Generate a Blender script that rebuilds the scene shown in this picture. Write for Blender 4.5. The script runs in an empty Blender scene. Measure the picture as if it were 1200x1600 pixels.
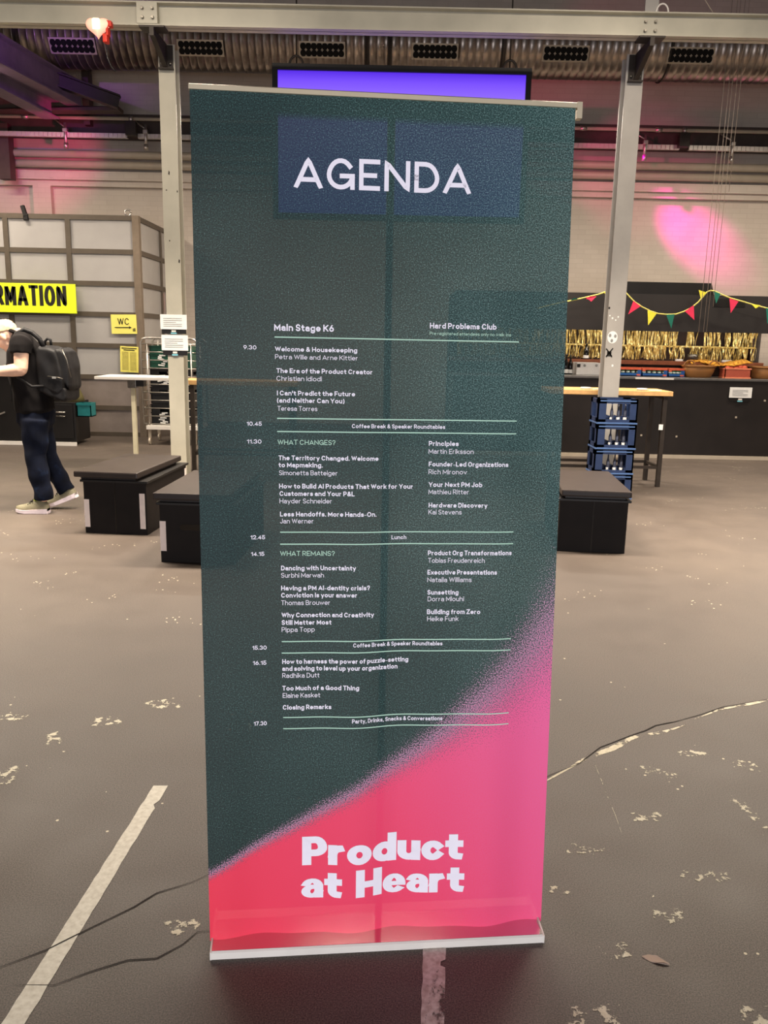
import bpy, bmesh, math, random
from mathutils import Vector, Matrix, noise as mnoise

random.seed(7)
S = bpy.context.scene
COL = S.collection
R = math.radians

# ------------------------------------------------------------------ camera
FPX, PITCH, ROLL, EYE = 1294.0, R(11.9), R(1.2), 1.55
FW = Vector((0, math.cos(PITCH), -math.sin(PITCH)))
UP0 = Vector((0, math.sin(PITCH), math.cos(PITCH)))
RT = Vector((1, 0, 0)) * math.cos(ROLL) + UP0 * math.sin(ROLL)
UP = UP0 * math.cos(ROLL) - Vector((1, 0, 0)) * math.sin(ROLL)
CAMPOS = Vector((0, 0, EYE))
cam = bpy.data.cameras.new('camera')
cam.sensor_fit = 'VERTICAL'
cam.sensor_height = 24.0
cam.lens = 24.0 * FPX / 1600.0
cam.clip_start = 0.05
cam.clip_end = 100
camo = bpy.data.objects.new('camera', cam)
COL.objects.link(camo)
M = Matrix((RT, UP, -FW)).transposed().to_4x4()
M.translation = CAMPOS
camo.matrix_world = M
S.camera = camo

# ------------------------------------------------------------------ view, world, lights
S.view_settings.view_transform = 'Standard'
S.view_settings.look = 'None'
S.view_settings.exposure = 0.0
S.view_settings.gamma = 1.0
S.view_settings.use_curve_mapping = False
W = bpy.data.worlds.new('world')
S.world = W
W.use_nodes = True
W.node_tree.nodes['Background'].inputs[0].default_value = (0.93, 0.95, 1.0, 1)
W.node_tree.nodes['Background'].inputs[1].default_value = 0.16


def area(name, loc, aim, sx, sy, power, col, spread=180):
    l = bpy.data.lights.new(name, 'AREA')
    l.shape = 'RECTANGLE'
    l.size, l.size_y, l.energy, l.color = sx, sy, power, col
    l.spread = R(spread)
    o = bpy.data.objects.new(name, l)
    COL.objects.link(o)
    o.location = loc
    o.rotation_euler = (Vector(aim) - Vector(loc)).to_track_quat('-Z', 'Y').to_euler()
    return o


def spot(name, loc, aim, power, col, size, blend=0.6, rad=0.05):
    l = bpy.data.lights.new(name, 'SPOT')
    l.energy, l.color, l.spot_size, l.spot_blend, l.shadow_soft_size = power, col, R(size), blend, rad
    o = bpy.data.objects.new(name, l)
    COL.objects.link(o)
    o.location = loc
    o.rotation_euler = (Vector(aim) - Vector(loc)).to_track_quat('-Z', 'Y').to_euler()
    return o


WARM = (1.0, 0.86, 0.70)
for lx in (-6.0, -2.0, 2.0, 6.0):  # hall lamps are unseen; their number and places are assumed
    for ly, pw in ((6.6, 95), (9.7, 140), (11.6, 170)):
        if ly > 9 and abs(lx) < 3:
            continue
        area('hall_lamp', (lx, ly, 4.75), (lx, ly, 0), 1.5, 0.25, pw, WARM)
area('hall_lamp', (-1.5, 10.6, 4.1), (-1.5, 10.8, 0), 1.4, 0.2, 220, WARM)
area('hall_lamp', (1.5, 10.6, 4.1), (1.7, 10.9, 0), 1.4, 0.2, 200, WARM)
area('fringe_fill_light', (4.6, 11.75, 1.72), (4.6, 12.3, 1.3), 5.5, 0.06, 17, WARM)  # unseen fill light, added under the fascia to brighten the gold fringe
# assumed pendants, unseen, spread narrowed to brighten the middle of the floor
for lx in (-5.2, -2.6, 0.0, 2.6, 5.2):
    area('assumed_pendant', (lx, 6.3, 4.05), (lx, 6.3, 0), 1.2, 0.3, 150, WARM, 112)
# unseen low area light added behind the camera, assumed daylight on the banner front
area('assumed_front_light', (0, -4.8, 1.1), (0, 3, 1.1), 6.5, 2.0, 410, (0.97, 0.95, 1.0))
spot('pink_stage_spot', (2.9, 13.3, 5.1), (5.26, 15.0, 3.38), 1650, (1.0, 0.0, 0.48), 20, 1.0)
spot('pink_stage_spot', (2.6, 12.3, 4.5), (4.2, 15.0, 4.35), 90, (1.0, 0.03, 0.25), 44, 0.7)
spot('pink_stage_spot', (-4.2, 12.8, 4.0), (-6.6, 15.0, 4.75), 150, (1.0, 0.03, 0.22), 66, 0.8)
spot('pink_stage_spot', (1.6, 13.0, 4.1), (3.3, 15.0, 5.2), 60, (1.0, 0.04, 0.25), 62, 0.4)
spot('purple_stage_spot', (-4.6, 8.9, 4.7), (-5.7, 12.0, 5.6), 280, (0.50, 0.10, 1.0), 60, 0.8)


# ------------------------------------------------------------------ pixel helpers (1200 x 1600 frame -> point in the hall)
def ray(x, y):
    return FW + RT * ((x - 600) / FPX) + UP * ((800 - y) / FPX)


def at(x, y, Y):
    d = ray(x, y)
    return CAMPOS + d * (Y / d.y)


def fl(x, y, z=0.0):
    d = ray(x, y)
    return CAMPOS + d * ((z - EYE) / d.z)


# ------------------------------------------------------------------ materials
def lin(c):
    c = c / 255.0
    return c / 12.92 if c <= 0.04045 else ((c + 0.055) / 1.055) ** 2.4


def rgb(c):
    return (lin(c[0]), lin(c[1]), lin(c[2]), 1.0)


class NT:
    """small helper round a material's node tree"""

    def __init__(s, name):
        s.m = bpy.data.materials.new(name)
        s.m.use_nodes = True
        s.t = s.m.node_tree
        s.b = s.t.nodes['Principled BSDF']
        s.out = s.t.nodes['Material Output']

    def n(s, kind, **kw):
        nd = s.t.nodes.new(kind)
        for k, v in kw.items():
            setattr(nd, k, v)
        return nd

    def l(s, a, b):
        s.t.links.new(a, b)

    def coord(s, out='Object'):
        return s.n('ShaderNodeTexCoord').outputs[out]

    def noise(s, scale, detail=3.0, vec=None, rough=0.55):
        n = s.n('ShaderNodeTexNoise')
        n.inputs['Scale'].default_value = scale
        n.inputs['Detail'].default_value = detail
        n.inputs['Roughness'].default_value = rough
        s.l(vec if vec is not None else s.coord(), n.inputs['Vector'])
        return n.outputs['Fac']

    def ramp(s, fac, stops):
        r = s.n('ShaderNodeValToRGB')
        els = r.color_ramp.elements
        while len(els) < len(stops):
            els.new(0.5)
        for e, (p, c) in zip(els, stops):
            e.position = p
            e.color = c if len(c) == 4 else (*c, 1)
        s.l(fac, r.inputs[0])
        return r.outputs['Color']

    def mix(s, fac, a, b, kind='MIX'):
        m = s.n('ShaderNodeMix', data_type='RGBA', blend_type=kind)
        for sock, v in ((m.inputs[0], fac), (m.inputs[6], a), (m.inputs[7], b)):
            if isinstance(v, (int, float, tuple)):
                sock.default_value = v
            else:
                s.l(v, sock)
        return m.outputs[2]

    def math(s, op, a, b=None, clamp=False):
        m = s.n('ShaderNodeMath', operation=op)
        m.use_clamp = clamp
        for sock, v in ((m.inputs[0], a), (m.inputs[1], b)):
            if v is None:
                continue
            if isinstance(v, (int, float)):
                sock.default_value = v
            else:
                s.l(v, sock)
        return m.outputs[0]

    def bump(s, h, strength=0.3, dist=0.01):
        b = s.n('ShaderNodeBump')
        b.inputs['Strength'].default_value = strength
        b.inputs['Distance'].default_value = dist
        s.l(h, b.inputs['Height'])
        s.l(b.outputs[0], s.b.inputs['Normal'])


def mat(name, c, rough=0.6, metal=0.0, var=0.12, scale=6.0, bump=0.0, bscale=60.0, spec=0.4, sheen=0.0):
    k = NT(name)
    col = rgb(c)
    dark = tuple(x * (1 - var) for x in col[:3]) + (1,)
    light = tuple(min(1, x * (1 + var)) for x in col[:3]) + (1,)
    k.l(k.ramp(k.noise(scale, 4), [(0.3, dark), (0.7, light)]), k.b.inputs['Base Color'])
    k.b.inputs['Roughness'].default_value = rough
    k.b.inputs['Metallic'].default_value = metal
    k.b.inputs['Specular IOR Level'].default_value = spec
    if sheen:
        k.b.inputs['Sheen Weight'].default_value = sheen
    if bump:
        k.bump(k.noise(bscale, 3), bump, 0.004)
    return k.m


def mat_emit(name, c, strength):
    k = NT(name)
    k.b.inputs['Base Color'].default_value = rgb(c)
    k.b.inputs['Emission Color'].default_value = rgb(c)
    k.b.inputs['Emission Strength'].default_value = strength
    return k.m


MT = {}
MT['steel'] = mat('painted_steel', (178, 174, 158), 0.5, 0.0, 0.10, 3.0, 0.05, 30)
MT['steel_grey'] = mat('grey_painted_steel', (166, 162, 156), 0.5, 0.0, 0.10, 3.0, 0.05, 30)
MT['dark_steel'] = mat('dark_steel', (50, 43, 38), 0.5, 0.3, 0.2, 8)
MT['bolt'] = mat('bolt_steel', (120, 116, 108), 0.35, 0.8, 0.2, 40)
MT['black'] = mat('black_laminate', (17, 14, 12), 0.45, 0, 0.25, 5, 0.03, 80)
MT['bench'] = mat('black_coated_plywood', (21, 16, 14), 0.6, 0, 0.25, 7, 0.06, 90, 0.2)
MT['vinyl'] = mat('black_vinyl', (46, 39, 36), 0.42, 0, 0.15, 9, 0.06, 160, 0.35)
MT['tape'] = mat('white_tape', (236, 222, 214), 0.5, 0, 0.06, 20)
MT['paper'] = mat('white_paper', (236, 236, 232), 0.6, 0, 0.04, 12)
MT['yellow_paper'] = mat('yellow_paper', (232, 222, 110), 0.6, 0, 0.04, 12)
MT['neon'] = mat('neon_yellow_board', (232, 250, 40), 0.5, 0, 0.03, 6)
MT['ink'] = mat('black_ink', (26, 24, 18), 0.6, 0, 0.1, 20)
MT['grey_ink'] = mat('grey_ink', (140, 140, 138), 0.6, 0, 0.1, 20)
MT['blue_tape'] = mat('light_blue_tape', (120, 190, 205), 0.5, 0, 0.1, 30)
MT['white_metal'] = mat('white_lacquer', (225, 220, 212), 0.4, 0, 0.05, 9)
MT['wood'] = mat('pale_wood', (214, 170, 112), 0.5, 0, 0.16, 14)
MT['brown_wood'] = mat('brown_wood', (132, 76, 50), 0.45, 0, 0.2, 9)
MT['dark_wood'] = mat('dark_brown_wood', (58, 34, 26), 0.5, 0, 0.25, 9)
MT['chrome'] = mat('galvanised_wire', (190, 184, 176), 0.35, 0.85, 0.1, 30)
MT['blue_crate'] = mat('navy_plastic', (34, 50, 84), 0.4, 0, 0.12, 18)
MT['green_crate'] = mat('dark_green_plastic', (26, 78, 62), 0.45, 0, 0.15, 12)
MT['black_crate'] = mat('black_plastic', (24, 23, 24), 0.45, 0, 0.2, 12)
MT['teal'] = mat('teal_plastic', (28, 110, 112), 0.35, 0, 0.12, 20)
MT['olive'] = mat('olive_canvas', (92, 84, 48), 0.8, 0, 0.2, 25, 0.2, 120)
MT['frost'] = mat('frosted_panel', (164, 161, 158), 0.22, 0, 0.07, 1.6)
MT['sheet'] = mat('brushed_sheet', (146, 134, 126), 0.42, 0.35, 0.15, 3.5, 0.05, 50)
MT['booth_frame'] = mat('booth_frame', (88, 79, 68), 0.45, 0.2, 0.1, 9)
MT['booth_post'] = mat('booth_post_metal', (130, 116, 100), 0.4, 0.4, 0.1, 9)
MT['red'] = mat('red_plastic', (206, 52, 34), 0.5, 0, 0.1, 20)
MT['shirt'] = mat('black_cotton', (20, 17, 17), 0.9, 0, 0.2, 14, 0.2, 180, 0.2)
MT['pack'] = mat('black_nylon', (18, 17, 18), 0.6, 0, 0.3, 22, 0.25, 140, 0.3)
MT['skin'] = mat('skin', (232, 190, 164), 0.55, 0, 0.08, 14)
MT['hair'] = mat('pale_hair', (206, 180, 146), 0.7, 0, 0.14, 90, 0.3, 240)
MT['shoe'] = mat('khaki_mesh', (130, 124, 100), 0.7, 0, 0.12, 60, 0.2, 300)
MT['sole'] = mat('white_rubber', (236, 222, 228), 0.5, 0, 0.05, 20)
MT['lime'] = mat('lime_trim', (204, 222, 84), 0.6, 0, 0.05, 20)
MT['alu'] = mat('aluminium', (206, 192, 164), 0.35, 0.4, 0.05, 9)
MT['polished'] = mat('polished_aluminium', (208, 200, 198), 0.12, 1.0, 0.03, 9)
MT['flag_red'] = mat('red_flag_cloth', (226, 52, 88), 0.8, 0, 0.06, 30)
MT['flag_yellow'] = mat('yellow_flag_cloth', (236, 226, 66), 0.8, 0, 0.06, 30)
MT['flag_green'] = mat('green_flag_cloth', (26, 110, 92), 0.8, 0, 0.06, 30)
MT['cord_yellow'] = mat('yellow_cord', (214, 204, 110), 0.8, 0, 0.1, 30)
MT['wire'] = mat('pale_wire', (150, 136, 124), 0.6, 0, 0.1, 30)
MT['can_green'] = mat('green_can', (70, 128, 92), 0.35, 0.2, 0.15, 40)
MT['case_blue'] = mat('blue_card', (30, 80, 146), 0.6, 0, 0.1, 20)
MT['case_red'] = mat('orange_red_card', (206, 92, 62), 0.6, 0, 0.1, 20)
MT['carton'] = mat('white_carton', (222, 220, 218), 0.6, 0, 0.05, 10)
MT['bottle_dark'] = mat('dark_glass', (24, 22, 20), 0.12, 0, 0.2, 20)
MT['bottle_navy'] = mat('navy_bottle_glass', (66, 70, 86), 0.15, 0, 0.2, 20)
MT['rib'] = mat('grey_pipe', (188, 176, 158), 0.45, 0.1, 0.08, 4)
MT['tray'] = mat('zinc_tray', (206, 198, 190), 0.35, 0.5, 0.08, 12)
MT['rafter'] = mat('violet_grey_steel', (120, 104, 122), 0.5, 0.1, 0.15, 5)
MT['wall_beam'] = mat('soot_brown_steel', (72, 60, 54), 0.6, 0.1, 0.2, 5)
MT['ceiling'] = mat('dark_roof_boards', (72, 56, 48), 0.8, 0, 0.25, 3)
MT['counter_metal'] = mat('brushed_counter_steel', (128, 126, 124), 0.3, 0.7, 0.1, 14)


def mat_jeans():
    k = NT('dark_denim')
    n = k.noise(9, 4)
    k.l(k.ramp(n, [(0.3, rgb((7, 10, 20))), (0.6, rgb((12, 18, 34))), (0.75, rgb((28, 42, 66)))]), k.b.inputs['Base Color'])
    k.b.inputs['Roughness'].default_value = 0.9
    k.b.inputs['Specular IOR Level'].default_value = 0.15
    k.bump(k.noise(220, 2), 0.2, 0.003)
    return k.m


MT['jeans'] = mat_jeans()


def mat_floor():
    k = NT('worn_asphalt_floor')
    co = k.coord()
    big = k.noise(0.55, 4, co)
    mid = k.noise(4.0, 5, co)
    fine = k.noise(260, 2, co, 0.75)
    c1 = k.ramp(big, [(0.3, rgb((74, 66, 60))), (0.5, rgb((81, 72, 65))), (0.72, rgb((90, 80, 71)))])
    c2 = k.mix(0.6, c1, k.ramp(mid, [(0.3, (0.46, 0.46, 0.46, 1)), (0.7, (0.55, 0.55, 0.55, 1))]), 'OVERLAY')
    c3 = k.mix(0.8, c2, k.ramp(fine, [(0.36, (0.08, 0.08, 0.08, 1)), (0.5, (0.46, 0.46, 0.46, 1)), (0.63, (0.92, 0.91, 0.90, 1))]), 'OVERLAY')
    # scattered pale flecks
    vo = k.n('ShaderNodeTexVoronoi')
    vo.inputs['Scale'].default_value = 26
    k.l(co, vo.inputs['Vector'])
    fleck = k.math('LESS_THAN', vo.outputs['Distance'], 0.13)
    keep = k.math('GREATER_THAN', k.noise(2.6, 4, co), 0.60)
    c4 = k.mix(k.math('MULTIPLY', fleck, keep), c3, rgb((206, 196, 170)))
    # a few reddish worn spots
    k.l(c4, k.b.inputs['Base Color'])
    k.l(k.ramp(mid, [(0.3, (0.50, 0.50, 0.50, 1)), (0.7, (0.58, 0.58, 0.58, 1))]), k.b.inputs['Roughness'])
    k.b.inputs['Specular IOR Level'].default_value = 0.45
    k.bump(fine, 0.12, 0.002)
    return k.m


MT['floor'] = mat_floor()


def mat_wall():
    k = NT('painted_brick')
    co = k.coord()
    sep = k.n('ShaderNodeSeparateXYZ')
    k.l(co, sep.inputs[0])
    cmb = k.n('ShaderNodeCombineXYZ')
    k.l(sep.outputs[0], cmb.inputs[0])
    k.l(sep.outputs[2], cmb.inputs[1])
    br = k.n('ShaderNodeTexBrick')
    br.inputs['Scale'].default_value = 2.0
    br.inputs['Mortar Size'].default_value = 0.012
    br.inputs['Mortar Smooth'].default_value = 0.6
    br.inputs['Brick Width'].default_value = 0.5
    br.inputs['Row Height'].default_value = 0.16
    br.inputs['Color1'].default_value = rgb((206, 194, 180))
    br.inputs['Color2'].default_value = rgb((198, 186, 172))
    br.inputs['Mortar'].default_value = rgb((190, 177, 163))
    k.l(cmb.outputs[0], br.inputs['Vector'])
    mp = k.n('ShaderNodeMapping')
    mp.inputs['Scale'].default_value = (1.6, 1, 18)
    k.l(co, mp.inputs[0])
    streak = k.noise(1.4, 4, mp.outputs[0])
    crack = k.ramp(streak, [(0.70, (0, 0, 0, 1)), (0.76, (1, 1, 1, 1))])
    c = k.mix(0.30, br.outputs['Color'], k.ramp(k.noise(1.2, 5), [(0.3, rgb((176, 162, 148))), (0.7, rgb((222, 211, 198)))]))
    c = k.mix(k.math('MULTIPLY', crack, 0.45), c, rgb((120, 104, 92)))
    k.l(c, k.b.inputs['Base Color'])
    k.b.inputs['Roughness'].default_value = 0.75
    k.bump(br.outputs['Fac'], -0.35, 0.006)
    return k.m


MT['wall'] = mat_wall()


def mat_duct():
    k = NT('spiral_duct_foil')
    co = k.coord()
    sep = k.n('ShaderNodeSeparateXYZ')
    k.l(co, sep.inputs[0])
    ribs = k.noise(7, 4)
    k.l(k.ramp(k.noise(5, 4), [(0.3, rgb((140, 130, 124))), (0.7, rgb((182, 170, 160)))]), k.b.inputs['Base Color'])
    k.b.inputs['Metallic'].default_value = 0.9
    k.b.inputs['Roughness'].default_value = 0.30
    k.bump(ribs, 0.10, 0.02)
    return k.m


MT['duct'] = mat_duct()


def mat_masked(name, c, thr, scale, c2=None, aniso=(1, 1, 1), soft=0.02):
    """paint worn away in patches: paint where the noise is under thr, bare ground showing elsewhere; the attribute 'edge' thins it at the rim"""
    k = NT(name)
    mp = k.n('ShaderNodeMapping')
    mp.inputs['Scale'].default_value = aniso
    k.l(k.coord(), mp.inputs[0])
    n = k.noise(scale, 6, mp.outputs[0], 0.65)
    at_ = k.n('ShaderNodeAttribute', attribute_name='edge')
    f = k.math('ADD', n, k.math('MULTIPLY', k.math('SUBTRACT', 1.0, at_.outputs['Fac']), 0.35))
    mask = k.ramp(f, [(thr - soft, (1, 1, 1, 1)), (thr + soft, (0, 0, 0, 1))])
    k.l(k.ramp(k.noise(60, 3), [(0.3, rgb(c2 or c)), (0.65, rgb(c))]), k.b.inputs['Base Color'])
    k.b.inputs['Roughness'].default_value = 0.6
    tr = k.n('ShaderNodeBsdfTransparent')
    mx = k.n('ShaderNodeMixShader')
    k.l(mask, mx.inputs[0])
    k.l(tr.outputs[0], mx.inputs[1])
    k.l(k.b.outputs[0], mx.inputs[2])
    k.l(mx.outputs[0], k.out.inputs['Surface'])
    return k.m


MT['line_paint'] = mat_masked('white_line_paint', (222, 218, 204), 0.66, 9, (196, 190, 174))
MT['line_worn'] = mat_masked('worn_line_paint', (212, 204, 196), 0.53, 7, (170, 156, 146), (1, .6, 1))
MT['flecks'] = mat_masked('cream_paint_remains', (212, 206, 186), 0.465, 30, (190, 182, 158), (1, 1, 1))
MT['flecks_long'] = mat_masked('pale_scuff_paint', (208, 200, 178), 0.53, 14, (182, 172, 146), (1, 1, 1))
MT['crack'] = mat('dark_crack', (34, 28, 24), 0.9)


def mat_banner():
    k = NT('printed_banner_cloth')
    co = k.coord('UV')
    mp = k.n('ShaderNodeMapping')
    mp.inputs['Scale'].default_value = (0.862, 2.05, 1)
    k.l(co, mp.inputs[0])
    g0 = k.noise(340, 2.0, mp.outputs[0], 0.7)
    g = k.math('ADD', k.math('MULTIPLY', k.math('SUBTRACT', g0, 0.5), 2.6), 0.5)
    big = k.noise(2.2, 2, mp.outputs[0])
    sep = k.n('ShaderNodeSeparateXYZ')
    k.l(co, sep.inputs[0])
    fade = k.n('ShaderNodeAttribute', attribute_name='fade').outputs['Fac']
    # grainy green: three inks, a little lighter and bluer towards one side
    g2 = k.math('ADD', g, k.math('MULTIPLY', k.math('SUBTRACT', big, 0.5), 0.5))
    side = k.math('MULTIPLY', k.math('SUBTRACT', sep.outputs[0], 0.5), 0.35)
    g3 = k.math('ADD', g2, side)
    green = k.ramp(g3, [(0.0, rgb((18, 34, 35))), (0.45, rgb((35, 59, 58))), (0.75, rgb((55, 88, 86))), (1.0, rgb((108, 138, 134)))])
    # pink runs from a warm red-pink at the lower left to a cooler pink at the upper right
    pk = k.math('ADD', k.math('MULTIPLY', sep.outputs[0], 0.65), k.math('MULTIPLY', sep.outputs[1], 0.9))
    pk = k.math('ADD', pk, k.math('MULTIPLY', k.math('SUBTRACT', g, 0.5), 0.16))
    pink = k.ramp(pk, [(0.0, rgb((246, 58, 84))), (0.45, rgb((246, 72, 112))), (0.95, rgb((242, 104, 164)))])
    lilac = k.mix(k.ramp(g, [(0.25, (0, 0, 0, 1)), (0.8, (1, 1, 1, 1))]), rgb((92, 86, 108)), rgb((214, 164, 196)))
    # the two colours dissolve into each other in a grainy spray
    f = k.math('ADD', fade, k.math('MULTIPLY', k.math('SUBTRACT', g, 0.5), 0.75))
    c = k.mix(k.ramp(f, [(0.28, (0, 0, 0, 1)), (0.46, (1, 1, 1, 1))]), green, lilac)
    c = k.mix(k.ramp(f, [(0.52, (0, 0, 0, 1)), (0.84, (1, 1, 1, 1))]), c, pink)
    k.l(c, k.b.inputs['Base Color'])
    k.b.inputs['Roughness'].default_value = 0.62
    k.b.inputs['Specular IOR Level'].default_value = 0.25
    # thin weave: a little light and the bright things behind show through
    tr = k.n('ShaderNodeBsdfTransparent')
    mx = k.n('ShaderNodeMixShader')
    hem = k.ramp(sep.outputs[1], [(0.974, (1, 1, 1, 1)), (0.978, (0, 0, 0, 1))])   # doubled cloth under the rail
    k.l(k.math('MULTIPLY', hem, 0.047), mx.inputs[0])
    k.l(k.b.outputs[0], mx.inputs[1])
    k.l(tr.outputs[0], mx.inputs[2])
    k.l(mx.outputs[0], k.out.inputs['Surface'])
    return k.m


MT['banner'] = mat_banner()
MT['print_white'] = mat('white_print', (244, 240, 252), 0.6, 0, 0.02, 20)
MT['print_mint'] = mat('mint_print', (186, 226, 204), 0.6, 0, 0.02, 20)


def mat_screen():
    k = NT('violet_screen')
    co = k.coord('Generated')
    sep = k.n('ShaderNodeSeparateXYZ')
    k.l(co, sep.inputs[0])
    c = k.ramp(sep.outputs[2], [(0.0, rgb((70, 60, 235))), (0.80, rgb((150, 112, 255))), (0.93, rgb((122, 76, 255))), (1.0, rgb((82, 30, 232)))])
    k.b.inputs['Base Color'].default_value = (0.02, 0.02, 0.03, 1)
    k.l(c, k.b.inputs['Emission Color'])
    k.b.inputs['Emission Strength'].default_value = 1.0
    return k.m


MT['screen'] = mat_screen()


def mat_gold():
    k = NT('gold_foil')
    k.l(k.ramp(k.noise(30, 2), [(0.3, rgb((176, 140, 70))), (0.5, rgb((224, 198, 116))), (0.7, rgb((250, 240, 180)))]), k.b.inputs['Base Color'])
    k.b.inputs['Metallic'].default_value = 0.35
    k.b.inputs['Roughness'].default_value = 0.3
    return k.m


MT['gold'] = mat_gold()


def mat_wicker(name, c, c2):
    k = NT(name)
    br = k.n('ShaderNodeTexBrick')
    br.inputs['Scale'].default_value = 40
    br.inputs['Color1'].default_value = rgb(c)
    br.inputs['Color2'].default_value = rgb(tuple(x * 0.85 for x in c))
    br.inputs['Mortar'].default_value = rgb(c2)
    br.inputs['Mortar Size'].default_value = 0.06
    sep = k.n('ShaderNodeSeparateXYZ')
    k.l(k.coord(), sep.inputs[0])
    cmb = k.n('ShaderNodeCombineXYZ')
    k.l(sep.outputs[0], cmb.inputs[0])
    k.l(sep.outputs[2], cmb.inputs[1])
    k.l(cmb.outputs[0], br.inputs['Vector'])
    k.l(br.outputs['Color'], k.b.inputs['Base Color'])
    k.b.inputs['Roughness'].default_value = 0.6
    k.bump(br.outputs['Fac'], -0.6, 0.01)
    return k.m


MT['wicker'] = mat_wicker('brown_wicker', (190, 132, 66), (104, 62, 26))
MT['wicker_red'] = mat_wicker('red_wicker', (214, 104, 74), (132, 50, 34))
MT['cloth_yellow'] = mat('mustard_cloth', (226, 164, 58), 0.8, 0, 0.15, 16)


# ------------------------------------------------------------------ building helpers
WORLD = {}          # world position of every Empty / part, so that parts get local coordinates


class MB:
    """collects shapes and links them as ONE mesh object"""

    def __init__(s, xf=None):
        s.bm = bmesh.new()
        s.xf = xf
        s.mi = 0

    def add(s, verts, faces, smooth=False):
        vs = []
        for v in verts:
            v = Vector(v)
            if s.xf is not None:
                v = s.xf @ v
            vs.append(s.bm.verts.new(v))
        for f in faces:
            try:
                fc = s.bm.faces.new([vs[i] for i in f])
            except ValueError:
                continue
            fc.material_index = s.mi
            fc.smooth = smooth
        return vs

    def box(s, x0, x1, y0, y1, z0, z1, bev=0.0):
        if x0 > x1: x0, x1 = x1, x0
        if y0 > y1: y0, y1 = y1, y0
        if z0 > z1: z0, z1 = z1, z0
        if bev <= 0:
            v = [(x, y, z) for z in (z0, z1) for y in (y0, y1) for x in (x0, x1)]
            s.add(v, [(0, 2, 3, 1), (4, 5, 7, 6), (0, 1, 5, 4), (2, 6, 7, 3), (0, 4, 6, 2), (1, 3, 7, 5)])
        else:
            t = bmesh.new()
            bmesh.ops.create_cube(t, size=1)
            for v in t.verts:
                v.co = Vector(((x0 + x1) / 2 + v.co.x * (x1 - x0), (y0 + y1) / 2 + v.co.y * (y1 - y0), (z0 + z1) / 2 + v.co.z * (z1 - z0)))
            bmesh.ops.bevel(t, geom=list(t.edges), offset=bev, segments=2, affect='EDGES', profile=0.6)
            t.verts.index_update()
            s.add([v.co.copy() for v in t.verts], [[v.index for v in f.verts] for f in t.faces])
            t.free()
        return s

    def beam(s, p0, p1, w, h, up=(0, 0, 1)):
        """straight bar of section w x h from p0 to p1"""
        p0, p1 = Vector(p0), Vector(p1)
        d = (p1 - p0).normalized()
        u = Vector(up)
        u = (u - d * u.dot(d))
        if u.length < 1e-4:
            u = Vector((0, 1, 0))
        u.normalize()
        r = d.cross(u)
        v = []
        for p in (p0, p1):
            for a, b in ((-1, -1), (1, -1), (1, 1), (-1, 1)):
                v.append(p + r * (a * w / 2) + u * (b * h / 2))
        s.add(v, [(3, 2, 1, 0), (4, 5, 6, 7), (0, 1, 5, 4), (1, 2, 6, 5), (2, 3, 7, 6), (3, 0, 4, 7)])
        return s

    def tube(s, pts, r, seg=10, caps=True, r2=None, smooth=True):
        """round bar along a polyline; r may be a list"""
        pts = [Vector(p) for p in pts]
        n = len(pts)
        rs = r if isinstance(r, (list, tuple)) else [r] * n
        vs, prev = [], None
        for i, p in enumerate(pts):
            t = (pts[min(i + 1, n - 1)] - pts[max(i - 1, 0)]).normalized()
            if prev is None:
                a = Vector((0, 0, 1)) if abs(t.z) < 0.9 else Vector((1, 0, 0))
                prev = a
            u = prev - t * prev.dot(t)
            if u.length < 1e-5:
                u = t.orthogonal()
            u.normalize()
            prev = u
            w = t.cross(u)
            for k in range(seg):
                an = 2 * math.pi * k / seg
                vs.append(p + (u * math.cos(an) + w * math.sin(an)) * rs[i])
        fs = []
        for i in range(n - 1):
            for k in range(seg):
                a, b = i * seg + k, i * seg + (k + 1) % seg
                fs.append((a, b, b + seg, a + seg))
        if caps:
            fs.append(tuple(reversed(range(seg))))
            fs.append(tuple(range((n - 1) * seg, n * seg)))
        s.add(vs, fs, smooth)
        return s

    def lathe(s, prof, c=(0, 0, 0), seg=20, sx=1.0, sy=1.0, smooth=True):
        """(radius, z) profile turned round the vertical through c"""
        c = Vector(c)
        vs, fs = [], []
        for r, z in prof:
            for k in range(seg):
                a = 2 * math.pi * k / seg
                vs.append(c + Vector((math.cos(a) * r * sx, math.sin(a) * r * sy, z)))
        m = len(prof)
        for i in range(m - 1):
            for k in range(seg):
                a, b = i * seg + k, i * seg + (k + 1) % seg
                fs.append((a, b, b + seg, a + seg))
        fs.append(tuple(reversed(range(seg))))
        fs.append(tuple(range((m - 1) * seg, m * seg)))
        s.add(vs, fs, smooth)
        return s

    def prism(s, poly, off):
        """closed 3D polygon pushed along a vector"""
        poly = [Vector(p) for p in poly]
        off = Vector(off)
        n = len(poly)
        v = poly + [p + off for p in poly]
        s.add(v, [tuple(reversed(range(n))), tuple(range(n, 2 * n))] + [(i, (i + 1) % n, n + (i + 1) % n, n + i) for i in range(n)])
        return s

    def loft(s, rings, smooth=True):
        """closed rings of equal length joined in order, ends capped"""
        k = len(rings[0])
        v = [p for r in rings for p in r]
        fs = [(i * k + j, i * k + (j + 1) % k, (i + 1) * k + (j + 1) % k, (i + 1) * k + j) for i in range(len(rings) - 1) for j in range(k)]
        fs.append(tuple(reversed(range(k))))
        fs.append(tuple(range((len(rings) - 1) * k, len(rings) * k)))
        s.add(v, fs, smooth)
        return s

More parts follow.
